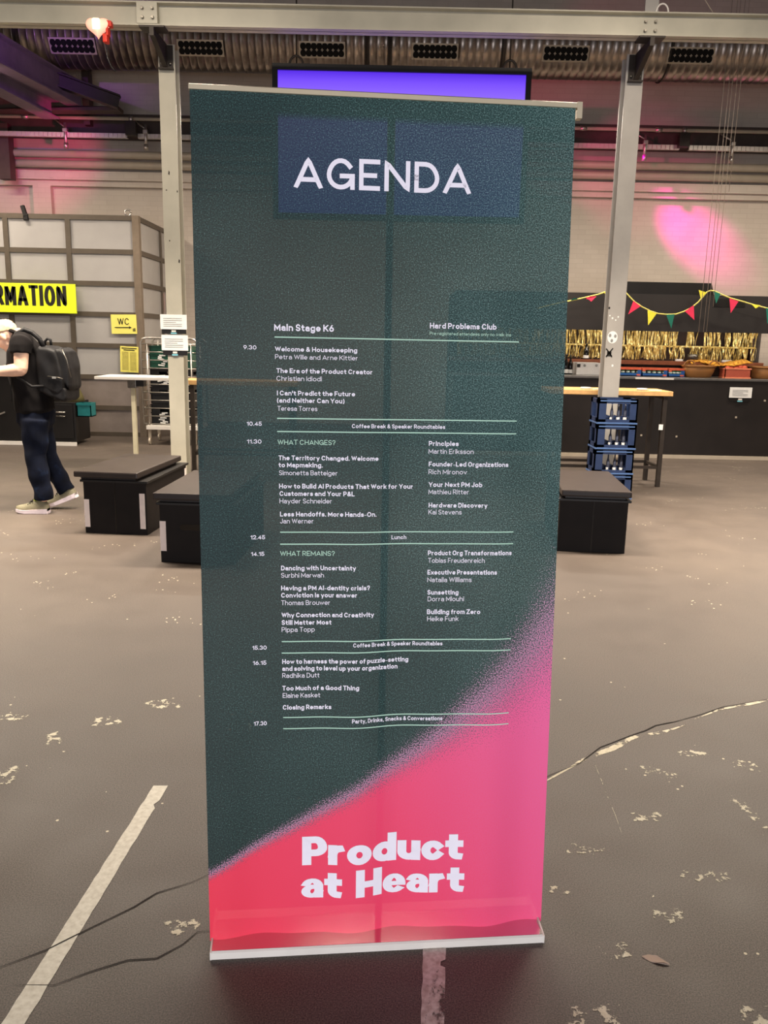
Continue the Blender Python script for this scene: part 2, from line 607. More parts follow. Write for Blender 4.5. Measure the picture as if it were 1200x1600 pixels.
    def build(s, name, mats, parent=None, sharp=None):
        me = bpy.data.meshes.new(name)
        bmesh.ops.recalc_face_normals(s.bm, faces=s.bm.faces)
        base = WORLD.get(parent.name, Vector()) if parent is not None else Vector()
        if base.length:
            bmesh.ops.translate(s.bm, verts=s.bm.verts, vec=-base)
        s.bm.to_mesh(me)
        s.bm.free()
        for m in (mats if isinstance(mats, (list, tuple)) else [mats]):
            me.materials.append(m)
        o = bpy.data.objects.new(name, me)
        COL.objects.link(o)
        if parent is not None:
            o.parent = parent
            WORLD[o.name] = base
        return o


def tag(o, label=None, cat=None, group=None, kind=None):
    for k, v in (('label', label), ('category', cat), ('group', group), ('kind', kind)):
        if v:
            o[k] = v
    return o


def thing(name, label, cat, loc=(0, 0, 0), group=None, kind=None):
    o = bpy.data.objects.new(name, None)
    o.empty_display_size = 0.1
    COL.objects.link(o)
    o.location = loc
    WORLD[o.name] = Vector(loc)
    return tag(o, label, cat, group, kind)


def dup(root, delta, label=None):
    """a copy of a thing with copies of its parts and sub-parts, moved by delta"""
    r = root.copy()
    COL.objects.link(r)
    r.location = root.location + Vector(delta)
    WORLD[r.name] = WORLD.get(root.name, Vector()) + Vector(delta)
    if label:
        r['label'] = label
    for ch in list(root.children):
        c = ch.copy()
        COL.objects.link(c)
        c.parent = r
        for g in list(ch.children):
            d = g.copy()
            COL.objects.link(d)
            d.parent = c
    return r


def struct(name, mb, m, label=None):
    return tag(mb.build(name, m), label, None, None, 'structure')


def rotz(c, deg):
    c = Vector(c)
    return Matrix.Translation(c) @ Matrix.Rotation(R(deg), 4, 'Z') @ Matrix.Translation(-c)


# ------------------------------------------------------------------ lettering: every glyph is a few pen strokes (x 0..1 across the glyph, y 0 base, 1 cap height, .7 x-height)
XH = 0.70


def arc(cx, cy, rx, ry, a0, a1, n=None):
    n = n or max(4, int(abs(a1 - a0) / 15))
    return [(cx + rx * math.cos(R(a0 + (a1 - a0) * i / n)), cy + ry * math.sin(R(a0 + (a1 - a0) * i / n))) for i in range(n + 1)]


O_ = arc(.5, .5, .5, .5, 90, 450)
o_ = arc(.5, .35, .5, .35, 90, 450)
DOT = [(0, 0), (0, .001)]
G = {
    'A': (.76, [[(0, 0), (.5, 1), (1, 0)], [(.2, .27), (.8, .27)]]),
    'B': (.60, [[(.6, .54), (0, .54), (0, 1), (.58, 1)] + arc(.58, .77, .36, .23, 90, -90) + arc(.6, .27, .4, .27, 90, -90) + [(0, 0), (0, .6)]]),
    'C': (.74, [arc(.5, .5, .5, .5, 42, 318)]),
    'D': (.68, [[(0, .5), (0, 1), (.42, 1)] + arc(.42, .5, .58, .5, 90, -90) + [(0, 0), (0, .55)]]),
    'E': (.54, [[(1, 1), (0, 1), (0, 0), (1, 0)], [(0, .52), (.82, .52)]]),
    'F': (.52, [[(1, 1), (0, 1), (0, 0)], [(0, .5), (.84, .5)]]),
    'G': (.76, [arc(.5, .5, .5, .5, 40, 345), [(.55, .46), (1, .46), (1, 0)]]),
    'H': (.68, [[(0, 0), (0, 1)], [(1, 0), (1, 1)], [(0, .52), (1, .52)]]),
    'I': (.0, [[(0, 0), (0, 1)]]),
    'J': (.46, [[(1, 1), (1, .28)] + arc(.5, .28, .5, .28, 0, -165)]),
    'K': (.64, [[(0, 0), (0, 1)], [(1, 1), (.02, .42)], [(.36, .6), (1, 0)]]),
    'L': (.50, [[(0, 1), (0, 0), (1, 0)]]),
    'M': (.84, [[(0, 0), (0, 1), (.5, .25), (1, 1), (1, 0)]]),
    'N': (.70, [[(0, 0), (0, 1), (1, 0), (1, 1)]]),
    'O': (.80, [O_]),
    'P': (.58, [[(0, 0), (0, 1), (.55, 1)] + arc(.55, .73, .45, .27, 90, -90) + [(0, .46)]]),
    'Q': (.80, [O_, [(.6, .25), (1, -.05)]]),
    'R': (.60, [[(0, 0), (0, 1), (.55, 1)] + arc(.55, .73, .42, .27, 90, -90) + [(0, .46)], [(.5, .46), (1, 0)]]),
    'S': (.56, [arc(.5, .76, .46, .24, 25, 270) + arc(.5, .26, .5, .26, 90, -155)]),
    'T': (.60, [[(0, 1), (1, 1)], [(.5, 1), (.5, 0)]]),
    'U': (.66, [[(0, 1), (0, .35)] + arc(.5, .35, .5, .35, 180, 360) + [(1, 1)]]),
    'V': (.74, [[(0, 1), (.5, 0), (1, 1)]]),
    'W': (1.04, [[(0, 1), (.26, 0), (.5, 1), (.74, 0), (1, 1)]]),
    'X': (.66, [[(0, 0), (1, 1)], [(0, 1), (1, 0)]]),
    'Y': (.68, [[(0, 1), (.5, .45), (1, 1)], [(.5, .45), (.5, 0)]]),
    'Z': (.62, [[(0, 1), (1, 1), (0, 0), (1, 0)]]),
    'a': (.50, [arc(.5, .44, .5, .26, 155, 0) + [(1, 0)], [(1, .41), (.45, .41)] + arc(.45, .2, .45, .2, 95, 265) + arc(.5, .25, .5, .25, 270, 340)]),
    'b': (.56, [[(0, 1), (0, 0)], o_]),
    'c': (.52, [arc(.5, .35, .5, .35, 40, 320)]),
    'd': (.56, [[(1, 1), (1, 0)], o_]),
    'e': (.56, [[(.02, .34), (1, .34)] + arc(.5, .35, .5, .35, 0, 312)]),
    'f': (.32, [[(.38, 0), (.38, .78)] + arc(.9, .78, .52, .22, 180, 95), [(0, .68), (1, .68)]]),
    'g': (.56, [o_, [(1, .7), (1, -.06)] + arc(.5, -.06, .5, .22, 0, -150)]),
    'h': (.52, [[(0, 1), (0, 0)], [(0, .4)] + arc(.5, .42, .5, .28, 180, 0) + [(1, 0)]]),
    'i': (.0, [[(0, 0), (0, .7)], [(0, .88), (0, 1.0)]]),
    'j': (.12, [[(1, .7), (1, -.1)] + arc(0, -.1, 1, .18, 0, -90), [(1, .88), (1, 1.0)]]),
    'k': (.50, [[(0, 0), (0, 1)], [(.95, .7), (.02, .27)], [(.34, .42), (1, 0)]]),
    'l': (.0, [[(0, 0), (0, 1)]]),
    'm': (.86, [[(0, .7), (0, 0)], [(0, .42)] + arc(.25, .44, .25, .26, 180, 0) + [(.5, 0)], [(.5, .42)] + arc(.75, .44, .25, .26, 180, 0) + [(1, 0)]]),
    'n': (.52, [[(0, .7), (0, 0)], [(0, .4)] + arc(.5, .42, .5, .28, 180, 0) + [(1, 0)]]),
    'o': (.58, [o_]),
    'p': (.56, [[(0, .7), (0, -.28)], o_]),
    'q': (.56, [[(1, .7), (1, -.28)], o_]),
    'r': (.32, [[(0, .7), (0, 0)], [(0, .36)] + arc(.85, .36, .85, .34, 180, 95)]),
    's': (.46, [arc(.5, .525, .46, .175, 25, 270) + arc(.5, .175, .5, .175, 90, -155)]),
    't': (.34, [[(.4, .9), (.4, .22)] + arc(.95, .22, .55, .22, 180, 270), [(0, .68), (1, .68)]]),
    'u': (.52, [[(0, .7), (0, .28)] + arc(.5, .28, .5, .28, 180, 360), [(1, .7), (1, 0)]]),
    'v': (.54, [[(0, .7), (.5, 0), (1, .7)]]),
    'w': (.82, [[(0, .7), (.27, 0), (.5, .7), (.73, 0), (1, .7)]]),
    'x': (.50, [[(0, 0), (1, .7)], [(0, .7), (1, 0)]]),
    'y': (.54, [[(0, .7), (.52, 0)], [(1, .7), (.35, -.28)]]),
    'z': (.46, [[(0, .7), (1, .7), (0, 0), (1, 0)]]),
    '0': (.60, [O_]),
    '1': (.26, [[(0, .8), (1, 1), (1, 0)]]),
    '2': (.54, [arc(.5, .72, .5, .28, 170, -35) + [(0, 0), (1, 0)]]),
    '3': (.54, [arc(.48, .76, .46, .24, 160, -90) + arc(.48, .26, .52, .26, 90, -160)]),
    '4': (.58, [[(.75, 0), (.75, 1), (0, .28), (1, .28)]]),
    '5': (.54, [[(.9, 1), (.12, 1), (.05, .5)] + arc(.47, .32, .53, .32, 140, -155)]),
    '6': (.56, [arc(.5, .32, .5, .32, 90, 450), [(.02, .4), (.62, 1)]]),
    '7': (.52, [[(0, 1), (1, 1), (.3, 0)]]),
    '8': (.56, [arc(.5, .77, .42, .23, 90, 450), arc(.5, .27, .5, .27, 90, 450)]),
    '9': (.56, [arc(.5, .68, .5, .32, 90, 450), [(.98, .6), (.38, 0)]]),
    '.': (.0, [[(0, 0), (0, .07)]]),
    ',': (.06, [[(1, .06), (0, -.14)]]),
    "'": (.0, [[(0, .72), (0, 1)]]),
    '-': (.28, [[(0, .36), (1, .36)]]),
    '&': (.66, [[(1, 0), (.2, .7)] + arc(.45, .8, .26, .2, 190, -20) + [(.2, .46)] + arc(.4, .25, .4, .25, 140, 300) + [(.98, .42)]]),
    '?': (.48, [arc(.5, .74, .5, .26, 170, -40) + [(.5, .38), (.5, .26)], [(.5, 0), (.5, .07)]]),
    '(': (.18, [arc(1.2, .42, 1.2, .62, 118, 242)]),
    ')': (.18, [arc(-.2, .42, 1.2, .62, 62, -62)]),
    '/': (.4, [[(0, 0), (1, 1)]]),
}


def stroke_strip(pts, hx, hy, step=0.008):
    """2D polyline -> left and right offset points for an elliptical pen of half-widths hx, hy"""
    q = [pts[0]]
    for p in pts[1:]:
        if math.hypot(p[0] - q[-1][0], p[1] - q[-1][1]) > 1e-5:
            q.append(p)
    if len(q) < 2:
        return []
    closed = math.hypot(q[0][0] - q[-1][0], q[0][1] - q[-1][1]) < 1e-4 and len(q) > 3
    if not closed:                                   # square pen ends
        def ext(a, b):
            dx, dy = a[0] - b[0], a[1] - b[1]
            L = math.hypot(dx, dy)
            e = 1 / math.hypot(dx / L / hx, dy / L / hy)
            return a[0] + dx / L * e, a[1] + dy / L * e
        q = [ext(q[0], q[1])] + q[1:-1] + [ext(q[-1], q[-2])] if len(q) > 2 else [ext(q[0], q[1]), ext(q[1], q[0])]
    fine = [q[0]]                                    # short steps so that the print follows the cloth
    for a, b in zip(q, q[1:]):
        m = max(1, math.ceil(math.hypot(b[0] - a[0], b[1] - a[1]) / step))
        fine += [(a[0] + (b[0] - a[0]) * i / m, a[1] + (b[1] - a[1]) * i / m) for i in range(1, m + 1)]
    q = fine
    out, n = [], len(q)
    for i in range(n):
        def dirn(a, b):
            dx, dy = (b[0] - a[0]) / hx, (b[1] - a[1]) / hy
            L = math.hypot(dx, dy) or 1
            return dx / L, dy / L
        if closed and i in (0, n - 1):
            d0, d1 = dirn(q[-2], q[-1]), dirn(q[0], q[1])
        else:
            d0 = dirn(q[i - 1], q[i]) if i else dirn(q[0], q[1])
            d1 = dirn(q[i], q[i + 1]) if i < n - 1 else d0
        nx, ny = -(d0[1] + d1[1]), d0[0] + d1[0]
        L = math.hypot(nx, ny)
        if L < 0.25:
            nx, ny, L = -d0[1], d0[0], 1
        nx, ny = nx / L, ny / L
        c = max(0.42, nx * -d0[1] + ny * d0[0])
        nx, ny = nx / c * hx, ny / c * hy
        out.append(((q[i][0] + nx, q[i][1] + ny), (q[i][0] - nx, q[i][1] - ny)))
    return out


def letters(mb, text, x0, y0, x1, cap, pen, put, penx=None, sp=0.13, space=0.30):
    """writes text from x0 to x1 on base line y0, cap height cap; put(x, y) turns plane coordinates into a point"""
    penx = penx or pen
    hx, hy = penx * cap / 2, pen * cap / 2
    fixed = vari = 0.0
    for i, ch in enumerate(text):
        if ch == ' ':
            vari += space
            continue
        vari += G[ch][0] + sp
        fixed += 2 * hx
    vari -= sp
    k = (x1 - x0 - fixed) / vari
    x = x0
    for ch in text:
        if ch == ' ':
            x += space * k
            continue
        w, paths = G[ch]
        ys_ = [py for p in paths for _, py in p]
        ylo, yhi = y0 + min(0, min(ys_)) * cap, y0 + max(ys_ + [2 * hy / cap]) * cap
        hyy = hy * (.66 if pen > .2 and cap > .05 and ch in 'ae' else 1)

        def my(y):
            h = hyy / cap
            knots = [(-.28, -.28 + h), (0, h), (XH, XH - h), (1, 1 - h)]
            for (a, fa), (b, fb) in zip(knots, knots[1:]):
                if y <= b or b == 1:
                    return (fa + (y - a) / (b - a) * (fb - fa)) * cap
        for p in paths:
            st = stroke_strip([(x + hx + px * w * k, y0 + my(py)) for px, py in p], hx, hyy, max(.008, cap / 40))
            if not st:
                continue
            v = [put(ex, min(max(ey, ylo), yhi)) for pr in st for ex, ey in pr]
            mb.add(v, [(2 * i, 2 * i + 1, 2 * i + 3, 2 * i + 2) for i in range(len(st) - 1)])
        x += w * k + 2 * hx + sp * k
    return mb


# ------------------------------------------------------------------ the hall
WALL_Y = 15.0
f = MB()
f.add([(-11, -5, 0), (11, -5, 0), (11, 15.3, 0), (-11, 15.3, 0)], [(0, 1, 2, 3)])
struct('floor', f, MT['floor'], 'worn dark asphalt hall floor with paint remains')
struct('wall_back', MB().box(-11, 11, WALL_Y, WALL_Y + 0.3, 0, 7.2), MT['wall'], 'off white painted brick wall behind the bar')
struct('wall_left', MB().box(-11.3, -11, -5, WALL_Y, 0, 7.2), MT['wall'], 'painted brick side wall')
struct('wall_right', MB().box(11, 11.3, -5, WALL_Y, 0, 7.2), MT['wall'], 'painted brick side wall')
struct('ceiling', MB().box(-11.3, 11.3, -5, WALL_Y + 0.3, 7.2, 7.4), MT['ceiling'], 'dark boarded hall roof')
# ledge and pilaster on the back wall
z_l = at(600, 284, 14.8).z
struct('trim_1', MB().box(-11, 11, 14.80, WALL_Y, z_l - 0.07, z_l + 0.07).box(-11, 11, 14.88, WALL_Y, z_l - 0.16, z_l - 0.07), MT['wall'], 'painted brick ledge along the back wall')
xa, xb = at(52, 300, 14.9).x, at(80, 300, 14.9).x
struct('trim_2', MB().box(xa, xb, 14.88, WALL_Y, 0, z_l - 0.16), MT['wall'], 'shallow brick pilaster on the back wall')

# painted lines and marks on the floor


def ribbon(name, pts, width, m, label, z=0.0012, taper=False, sub=8):
    """thin strip lying on the floor along pixel points; jittered rim"""
    P = [fl(*p) for p in pts]
    Q = []
    for a, b in zip(P, P[1:]):
        Q += [a.lerp(b, i / sub) for i in range(sub)]
    Q.append(P[-1])
    bm = bmesh.new()
    lay = bm.verts.layers.float.new('edge')
    rows = []
    for i, q in enumerate(Q):
        d = (Q[min(i + 1, len(Q) - 1)] - Q[max(i - 1, 0)]).normalized()
        nrm = Vector((-d.y, d.x, 0))
        t = i / (len(Q) - 1)
        w = width * (math.sin(math.pi * (0.04 + 0.92 * t)) if taper else 1) * (0.75 + 0.5 * mnoise.noise(q * 9))
        w = max(w, width * 0.12)
        q = q + nrm * width * 0.5 * mnoise.noise(q * 5 + Vector((9, 3, 1)))
        row = []
        for s_, e in ((-1, 0), (-.5, 1), (.5, 1), (1, 0)):
            v = bm.verts.new((q.x + nrm.x * w * s_ / 2, q.y + nrm.y * w * s_ / 2, z))
            v[lay] = e
            row.append(v)
        rows.append(row)
    for a, b in zip(rows, rows[1:]):
        for k in range(3):
            bm.faces.new((a[k], a[k + 1], b[k + 1], b[k]))
    me = bpy.data.meshes.new(name)
    bm.to_mesh(me)
    bm.free()
    me.materials.append(m)
    o = bpy.data.objects.new(name, me)
    COL.objects.link(o)
    return tag(o, label, None, None, 'structure')


def patch(name, corners, m, label, z=0.001, n=10):
    """floor patch between four pixel corners whose paint thins out towards the rim"""
    c = [fl(*p) for p in corners]
    bm = bmesh.new()
    lay = bm.verts.layers.float.new('edge')
    grid = []
    for j in range(n + 1):
        row = []
        for i in range(n + 1):
            s_, t = i / n, j / n
            p = c[0].lerp(c[1], s_).lerp(c[3].lerp(c[2], s_), t)
            v = bm.verts.new((p.x, p.y, z))
            v[lay] = min(1, 4 * min(s_, 1 - s_)) * min(1, 4 * min(t, 1 - t))
            row.append(v)
        grid.append(row)
    for j in range(n):
        for i in range(n):
            bm.faces.new((grid[j][i], grid[j][i + 1], grid[j + 1][i + 1], grid[j + 1][i]))
    me = bpy.data.meshes.new(name)
    bm.to_mesh(me)
    bm.free()
    me.materials.append(m)
    o = bpy.data.objects.new(name, me)
    COL.objects.link(o)
    return tag(o, label, None, None, 'structure')


def line_strip(name, tl, tr, bl, br, m, label, n=60):
    a0, a1 = fl(*tl), fl(*bl)
    b0, b1 = fl(*tr), fl(*br)
    # carry on under the photographer, past the picture's lower edge
    a1, b1 = a1 + (a1 - a0) * 0.4, b1 + (b1 - b0) * 0.4
    bm = bmesh.new()
    lay = bm.verts.layers.float.new('edge')
    rows = []
    for i in range(n + 1):
        t = i / n
        a, b = a0.lerp(a1, t), b0.lerp(b1, t)
        ja = 0.003 * mnoise.noise(a * 23) + (0.012 if mnoise.noise(a * 7 + Vector((4, 0, 0))) > 0.42 else 0)
        jb = 0.003 * mnoise.noise(b * 23) - (0.012 if mnoise.noise(b * 7 + Vector((8, 0, 0))) > 0.42 else 0)
        d = (b - a).normalized()
        row = []
        for p in (a + d * ja, a.lerp(b, 0.33), a.lerp(b, 0.66), b + d * jb):
            v = bm.verts.new((p.x, p.y, 0.0014))
            v[lay] = 1.0
            row.append(v)
        rows.append(row)
    for p, q in zip(rows, rows[1:]):
        for k in range(3):
            bm.faces.new((p[k], p[k + 1], q[k + 1], q[k]))
    me = bpy.data.meshes.new(name)
    bm.to_mesh(me)
    bm.free()
    me.materials.append(m)
    o = bpy.data.objects.new(name, me)
    COL.objects.link(o)
    return tag(o, label, None, None, 'structure')


line_strip('floor_marking', (240, 1228), (263, 1228), (3, 1600), (39, 1600), MT['line_paint'], 'cream painted floor line running towards the camera')
line_strip('floor_marking', (662, 1462), (697, 1462), (657, 1600), (694, 1600), MT['line_worn'], 'chipped painted floor line below the banner')
ribbon('floor_crack', [(-40, 1530), (0, 1512), (75, 1484), (120, 1462), (165, 1440), (210, 1418), (245, 1396), (300, 1379), (335, 1362)], 0.006, MT['crack'], 'crack in the floor', 0.002, True)
ribbon('floor_crack', [(20, 1539), (85, 1540), (140, 1520), (200, 1501), (245, 1498), (285, 1476), (308, 1456), (340, 1454)], 0.0055, MT['crack'], 'crack in the floor', 0.002, True)
ribbon('floor_crack', [(838, 1224), (860, 1211), (905, 1193), (938, 1168), (985, 1150), (1008, 1142), (1024, 1134), (1055, 1128), (1095, 1117), (1130, 1105), (1200, 1093), (1260, 1084)], 0.007, MT['crack'], 'crack in the floor', 0.002, True)
ribbon('floor_crack', [(925, 1182), (945, 1235), (962, 1275), (972, 1305)], 0.004, MT['flecks_long'], 'thin pale scratch in the floor', 0.0016, True)
ribbon('floor_marking', [(845, 1222), (900, 1190), (930, 1180), (960, 1166), (1000, 1150), (1040, 1140), (1070, 1132)], 0.06, MT['flecks_long'], 'cream paint remains along the crack', 0.0011, True)
ribbon('floor_marking', [(1085, 1124), (1130, 1108), (1200, 1095), (1260, 1088)], 0.035, MT['flecks_long'], 'cream paint remains along the crack', 0.0011, True)
for i, cs in enumerate([
    ((1100, 1225), (1150, 1232), (1225, 1300), (1215, 1320)),
    ((1030, 1170), (1110, 1168), (1130, 1188), (1050, 1184)),
    ((1120, 1175), (1200, 1195), (1200, 1215), (1130, 1195)),
    ((975, 1188), (1060, 1202), (1090, 1228), (1000, 1212)),
    ((955, 1262), (1055, 1262), (1058, 1292), (965, 1290)),
    ((1030, 1355), (1170, 1350), (1180, 1385), (1035, 1385)),
    ((1000, 1415), (1080, 1410), (1085, 1450), (1005, 1450)),
    ((920, 1465), (1000, 1465), (1005, 1505), (925, 1510)),
    ((850, 1560), (1000, 1555), (1010, 1620), (850, 1620)),
    ((1130, 1560), (1230, 1560), (1230, 1620), (1130, 1620)),
    ((860, 1310), (960, 1320), (960, 1345), (860, 1340)),
    ((845, 1375), (905, 1385), (905, 1405), (845, 1400)),
    ((-20, 1195), (50, 1180), (45, 1225), (-20, 1255)),
    ((60, 1140), (110, 1130), (105, 1170), (60, 1180)),
    ((120, 1120), (215, 1110), (210, 1140), (125, 1140)),
    ((205, 1090), (305, 1085), (300, 1112), (210, 1112)),
    ((-20, 1115), (60, 1110), (50, 1130), (-20, 1132)),
    ((240, 1430), (330, 1430), (330, 1470), (240, 1470)),
]):
    patch('floor_marking', cs, MT['flecks'], 'patch of worn cream paint on the floor', 0.0010 + i * 0.00001)
# a dry leaf on the floor
lf = fl(1023, 1501)
leaf = MB()
pts = [(-.030, .012), (-.012, .020), (.008, .012), (.024, -.008), (.034, -.016), (.016, -.014), (.002, -.012), (-.014, -.004)]
leaf.add([lf + Vector((x, y, 0.004 + 0.003 * math.sin(x * 90))) for x, y in pts], [tuple(range(8))])
leaf.add([lf + Vector((x, y, 0.002 + 0.003 * math.sin(x * 90))) for x, y in pts], [tuple(reversed(range(8)))])
tag(leaf.build('scrap_of_paper', mat('dull_beige_scrap', (170, 150, 136), 0.8)), 'small beige torn scrap lying alone on the floor near the lower edge', 'litter')

# ------------------------------------------------------------------ the roll-up banner
BW, BH = 0.862, 2.055
B0 = Vector((-0.4216, 1.8645, 0.03))
BR_ = Vector((0.99495, 0.10033, 0))
BN = Vector((-0.10033, 0.99495, 0))          # away from the viewer
LEAN = R(3.4)
BU = Vector((0, 0, 1)) * math.cos(LEAN) + BN * math.sin(LEAN)
BF = BR_.cross(BU)                           # towards the viewer


def cloth_d(u, v):
    a = 0.0065 * (1 - max(0, min(1, v / BH))) ** 1.3
    return a * (math.sin(2 * math.pi * (2.9 * u + 0.28)) + 0.6 * math.sin(2 * math.pi * (5.7 * u + 0.1)) - 0.5) + 0.0012 * math.sin(2 * math.pi * (3.3 * u))


def bp(u, v, d=0.0):
    return B0 + BR_ * u + BU * v + BF * (cloth_d(u, v) + d)


def interp(tab, x):
    for (a, fa), (b, fb) in zip(tab, tab[1:]):
        if x <= b:
            return fa + (x - a) / (b - a) * (fb - fa)
    return tab[-1][1]


UPE = [(0, .198), (.12, .268), (.245, .346), (.375, .430), (.505, .528), (.60, .618), (.697, .742), (.78, .862), (.862, 1.02)]
LOE = [(0, .150), (.12, .214), (.245, .277), (.375, .345), (.507, .412), (.60, .458), (.704, .505), (.80, .548), (.862, .578)]

ban = thing('roll_up_banner', 'tall dark green and pink roll-up banner headed AGENDA standing on the floor', 'banner', (B0.x, B0.y, 0))
NU, NV = 96, 220
bm = bmesh.new()
uvl = bm.loops.layers.uv.new('UVMap')
fad = bm.verts.layers.float.new('fade')
grid = []
for j in range(NV + 1):
    row = []
    for i in range(NU + 1):
        v = -.011 + (BH + .011) * j / NV
        u0_, u1_ = -.004 - .006 * v, .873 - .005 * v        # the cloth hangs a touch askew
        u = u0_ + (u1_ - u0_) * i / NU
        vt = bm.verts.new(bp(u, v) - Vector((B0.x, B0.y, 0)))
        hi, lo = interp(UPE, u), interp(LOE, u)
        vt[fad] = max(-0.4, min(1.4, (hi - v) / (hi - lo)))
        row.append(vt)
    grid.append(row)
for j in range(NV):
    for i in range(NU):
        fc = bm.faces.new((grid[j][i], grid[j][i + 1], grid[j + 1][i + 1], grid[j + 1][i]))
        fc.smooth = True
        for lp, (a, b) in zip(fc.loops, ((i, j), (i + 1, j), (i + 1, j + 1), (i, j + 1))):
            lp[uvl].uv = (a / NU, b / NV)
me = bpy.data.meshes.new('printed_cloth')
bm.to_mesh(me)
bm.free()
me.materials.append(MT['banner'])
cloth = bpy.data.objects.new('printed_cloth', me)
COL.objects.link(cloth)
cloth.parent = ban
WORLD['printed_cloth'] = Vector((B0.x, B0.y, 0))

TXT = """
Main Stage K6|167|1533|306|16.0|b
Hard Problems Club|533|1546|693|13.3|b
Pre registered attendees only no walk-ins|533|1531|729|7.4|s
9.30|96|1489|126|9.5|m
Welcome & Housekeeping|169|1486|361|11.0|b
Petra Wille and Arne Kittler|169|1468|363|11.0|r
The Era of the Product Creator|172|1436|398|11.1|b
Christian Idiodi|172|1418|278|11.1|r
I Can't Predict the Future|173|1384|357|11.2|b
(and Neither Can You)|173|1367|332|11.2|b
Teresa Torres|174|1348|268|11.2|r
10.45|102|1312|137|9.8|m
Coffee Break & Speaker Roundtables|350|1309|576|9.9|m
11.30|102|1270|136|9.8|m
WHAT CHANGES?|174|1268|311|11.8|g
Principles|537|1268|610|11.6|b
Martin Eriksson|537|1249|647|11.6|r
The Territory Changed. Welcome|176|1231|415|11.4|b
to Mapmaking.|176|1214|281|11.5|b
Simonetta Batteiger|177|1195|317|11.5|r
Founder-Led Organizations|538|1218|734|11.7|b
Rich Mironov|538|1199|632|11.7|r
How to Build AI Products That Work for Your|177|1163|501|11.6|b
Customers and Your P&L|178|1145|358|11.6|b
Hayder Schneider|178|1127|304|11.6|r
Your Next PM Job|539|1168|671|11.8|b
Mathieu Ritter|539|1150|639|11.8|r
Hardware Discovery|540|1117|685|11.9|b
Kai Stevens|540|1100|622|11.9|r
Less Handoffs. More Hands-On.|179|1095|412|11.7|b
Jan Werner|179|1078|260|11.7|r
12.45|108|1039|143|10.2|m
Lunch|450|1038|487|10.3|m
14.15|109|998|141|10.2|m
WHAT REMAINS?|179|998|311|12.3|g
Product Org Transformations|541|998|751|12.1|b
Tobias Freudenreich|542|979|683|12.1|r
Dancing with Uncertainty|181|962|363|11.9|b
Surbhi Marwah|181|944|285|11.9|r
Executive Presentations|541|949|715|12.1|b
Natalia Williams|541|930|652|12.2|r
Having a PM AI-dentity crisis?|181|912|398|12.0|b
Conviction is your answer|181|894|367|12.0|b
Thomas Brouwer|181|875|301|12.1|r
Sunsetting|542|898|620|12.2|b
Dorra Mlouhi|543|881|634|12.3|r
Why Connection and Creativity|182|844|409|12.1|b
Still Matter Most|182|825|304|12.2|b
Pippa Topp|182|807|263|12.2|r
Building from Zero|542|848|676|12.3|b
Heike Funk|543|830|622|12.4|r
15.30|110|762|145|10.6|m
Coffee Break & Speaker Roundtables|358|767|583|10.7|m
16.15|111|723|144|10.7|m
How to harness the power of puzzle-setting|183|725|498|12.3|b
and solving to level up your organization|183|707|471|12.4|b
Radhika Dutt|183|689|275|12.4|r
Too Much of a Good Thing|183|656|374|12.5|b
Elaine Kasket|184|637|277|12.5|r
Closing Remarks|184|606|305|12.5|b
Party, Drinks, Snacks & Conversations|357|569|588|11.0|m
17.30|112|565|144|10.9|m
"""
PEN = {'b': .19, 'r': .115, 's': .12, 'm': .17, 'g': .125}
put = lambda x, y: bp(x, y, 0.0012)
sched, mint = MB(), MB()
for row in TXT.strip().split('\n'):
    t, a, b, c, d, k = row.split('|')
    letters(mint if k in 'gs' else sched, t, float(a) / 1000, float(b) / 1000, float(c) / 1000, float(d) / 1000, PEN[k], put)
for v, a, b in ((1.5185, .168, .749), (1.330, .173, .751), (1.299, .173, .751), (1.0565, .179, .7535), (1.027, .179, .754), (.7825, .182, .7575), (.753, .182, .758), (.5855, .185, .7595), (.556, .185, .760)):
    ps = [a + (b - a) * i / 60 for i in range(61)]
    mint.add([put(u, v + s_ * 0.0013) for u in ps for s_ in (-1, 1)], [(2 * i, 2 * i + 2, 2 * i + 3, 2 * i + 1) for i in range(60)])
head, slog = MB(), MB()
letters(head, 'AGENDA', .214, 1.852, .621, .068, .150, put, sp=.14)
letters(slog, 'Product', .232, .184, .652, .079, .235, put, penx=.30, sp=.035)
letters(slog, 'at Heart', .230, .092, .657, .077, .235, put, penx=.30, sp=.035, space=.5)
hd = head.build('heading_print', MT['print_white'], cloth)
sl = slog.build('slogan_print', MT['print_white'], cloth)
sc_ = sched.build('schedule_print', MT['print_white'], cloth)
mi_ = mint.build('mint_rules_print', MT['print_mint'], cloth)
hd['label'] = 'white heading AGENDA'
sl['label'] = 'white slogan in heavy letters'
sc_['label'] = 'white schedule lines'
mi_['label'] = 'mint green ruled lines and section titles'

# aluminium top rail with its end clip
top = BH
rail = MB()
rp = [(-.005, -.003), (-.005, .007), (.003, .011), (.012, .009), (.012, -.003)]   # (towards back, up)
rail.prism([B0 + BR_ * -.018 + BU * (top + b) - BF * a for a, b in rp], BR_ * (BW + .030))
rl = rail.build('top_rail', MT['alu'], ban)
clip = MB()
clip.prism([B0 + BR_ * (BW + .003) + BU * (top + b) - BF * a for a, b in ((-.006, -.026), (-.006, .010), (.014, .010), (.014, -.026))], BR_ * .012)
clip.build('rail_end_clip', MT['alu'], rl)
# telescopic pole behind the cloth
pole = MB()
pu = 0.436
pole.tube([B0 + BR_ * pu + BN * .045 + Vector((0, 0, .0)), B0 + BR_ * pu + BU * top - BF * .018], 0.009, 12)
pole.build('support_pole', MT['rib'], ban)
# cassette base with a polished flat top
base = MB()
bl = Vector((-0.4166, 1.8147, 0)) + BR_ * 0.003


def bz(a, z, u=0.0):
    return bl + BR_ * u + BN * a + Vector((0, 0, z))


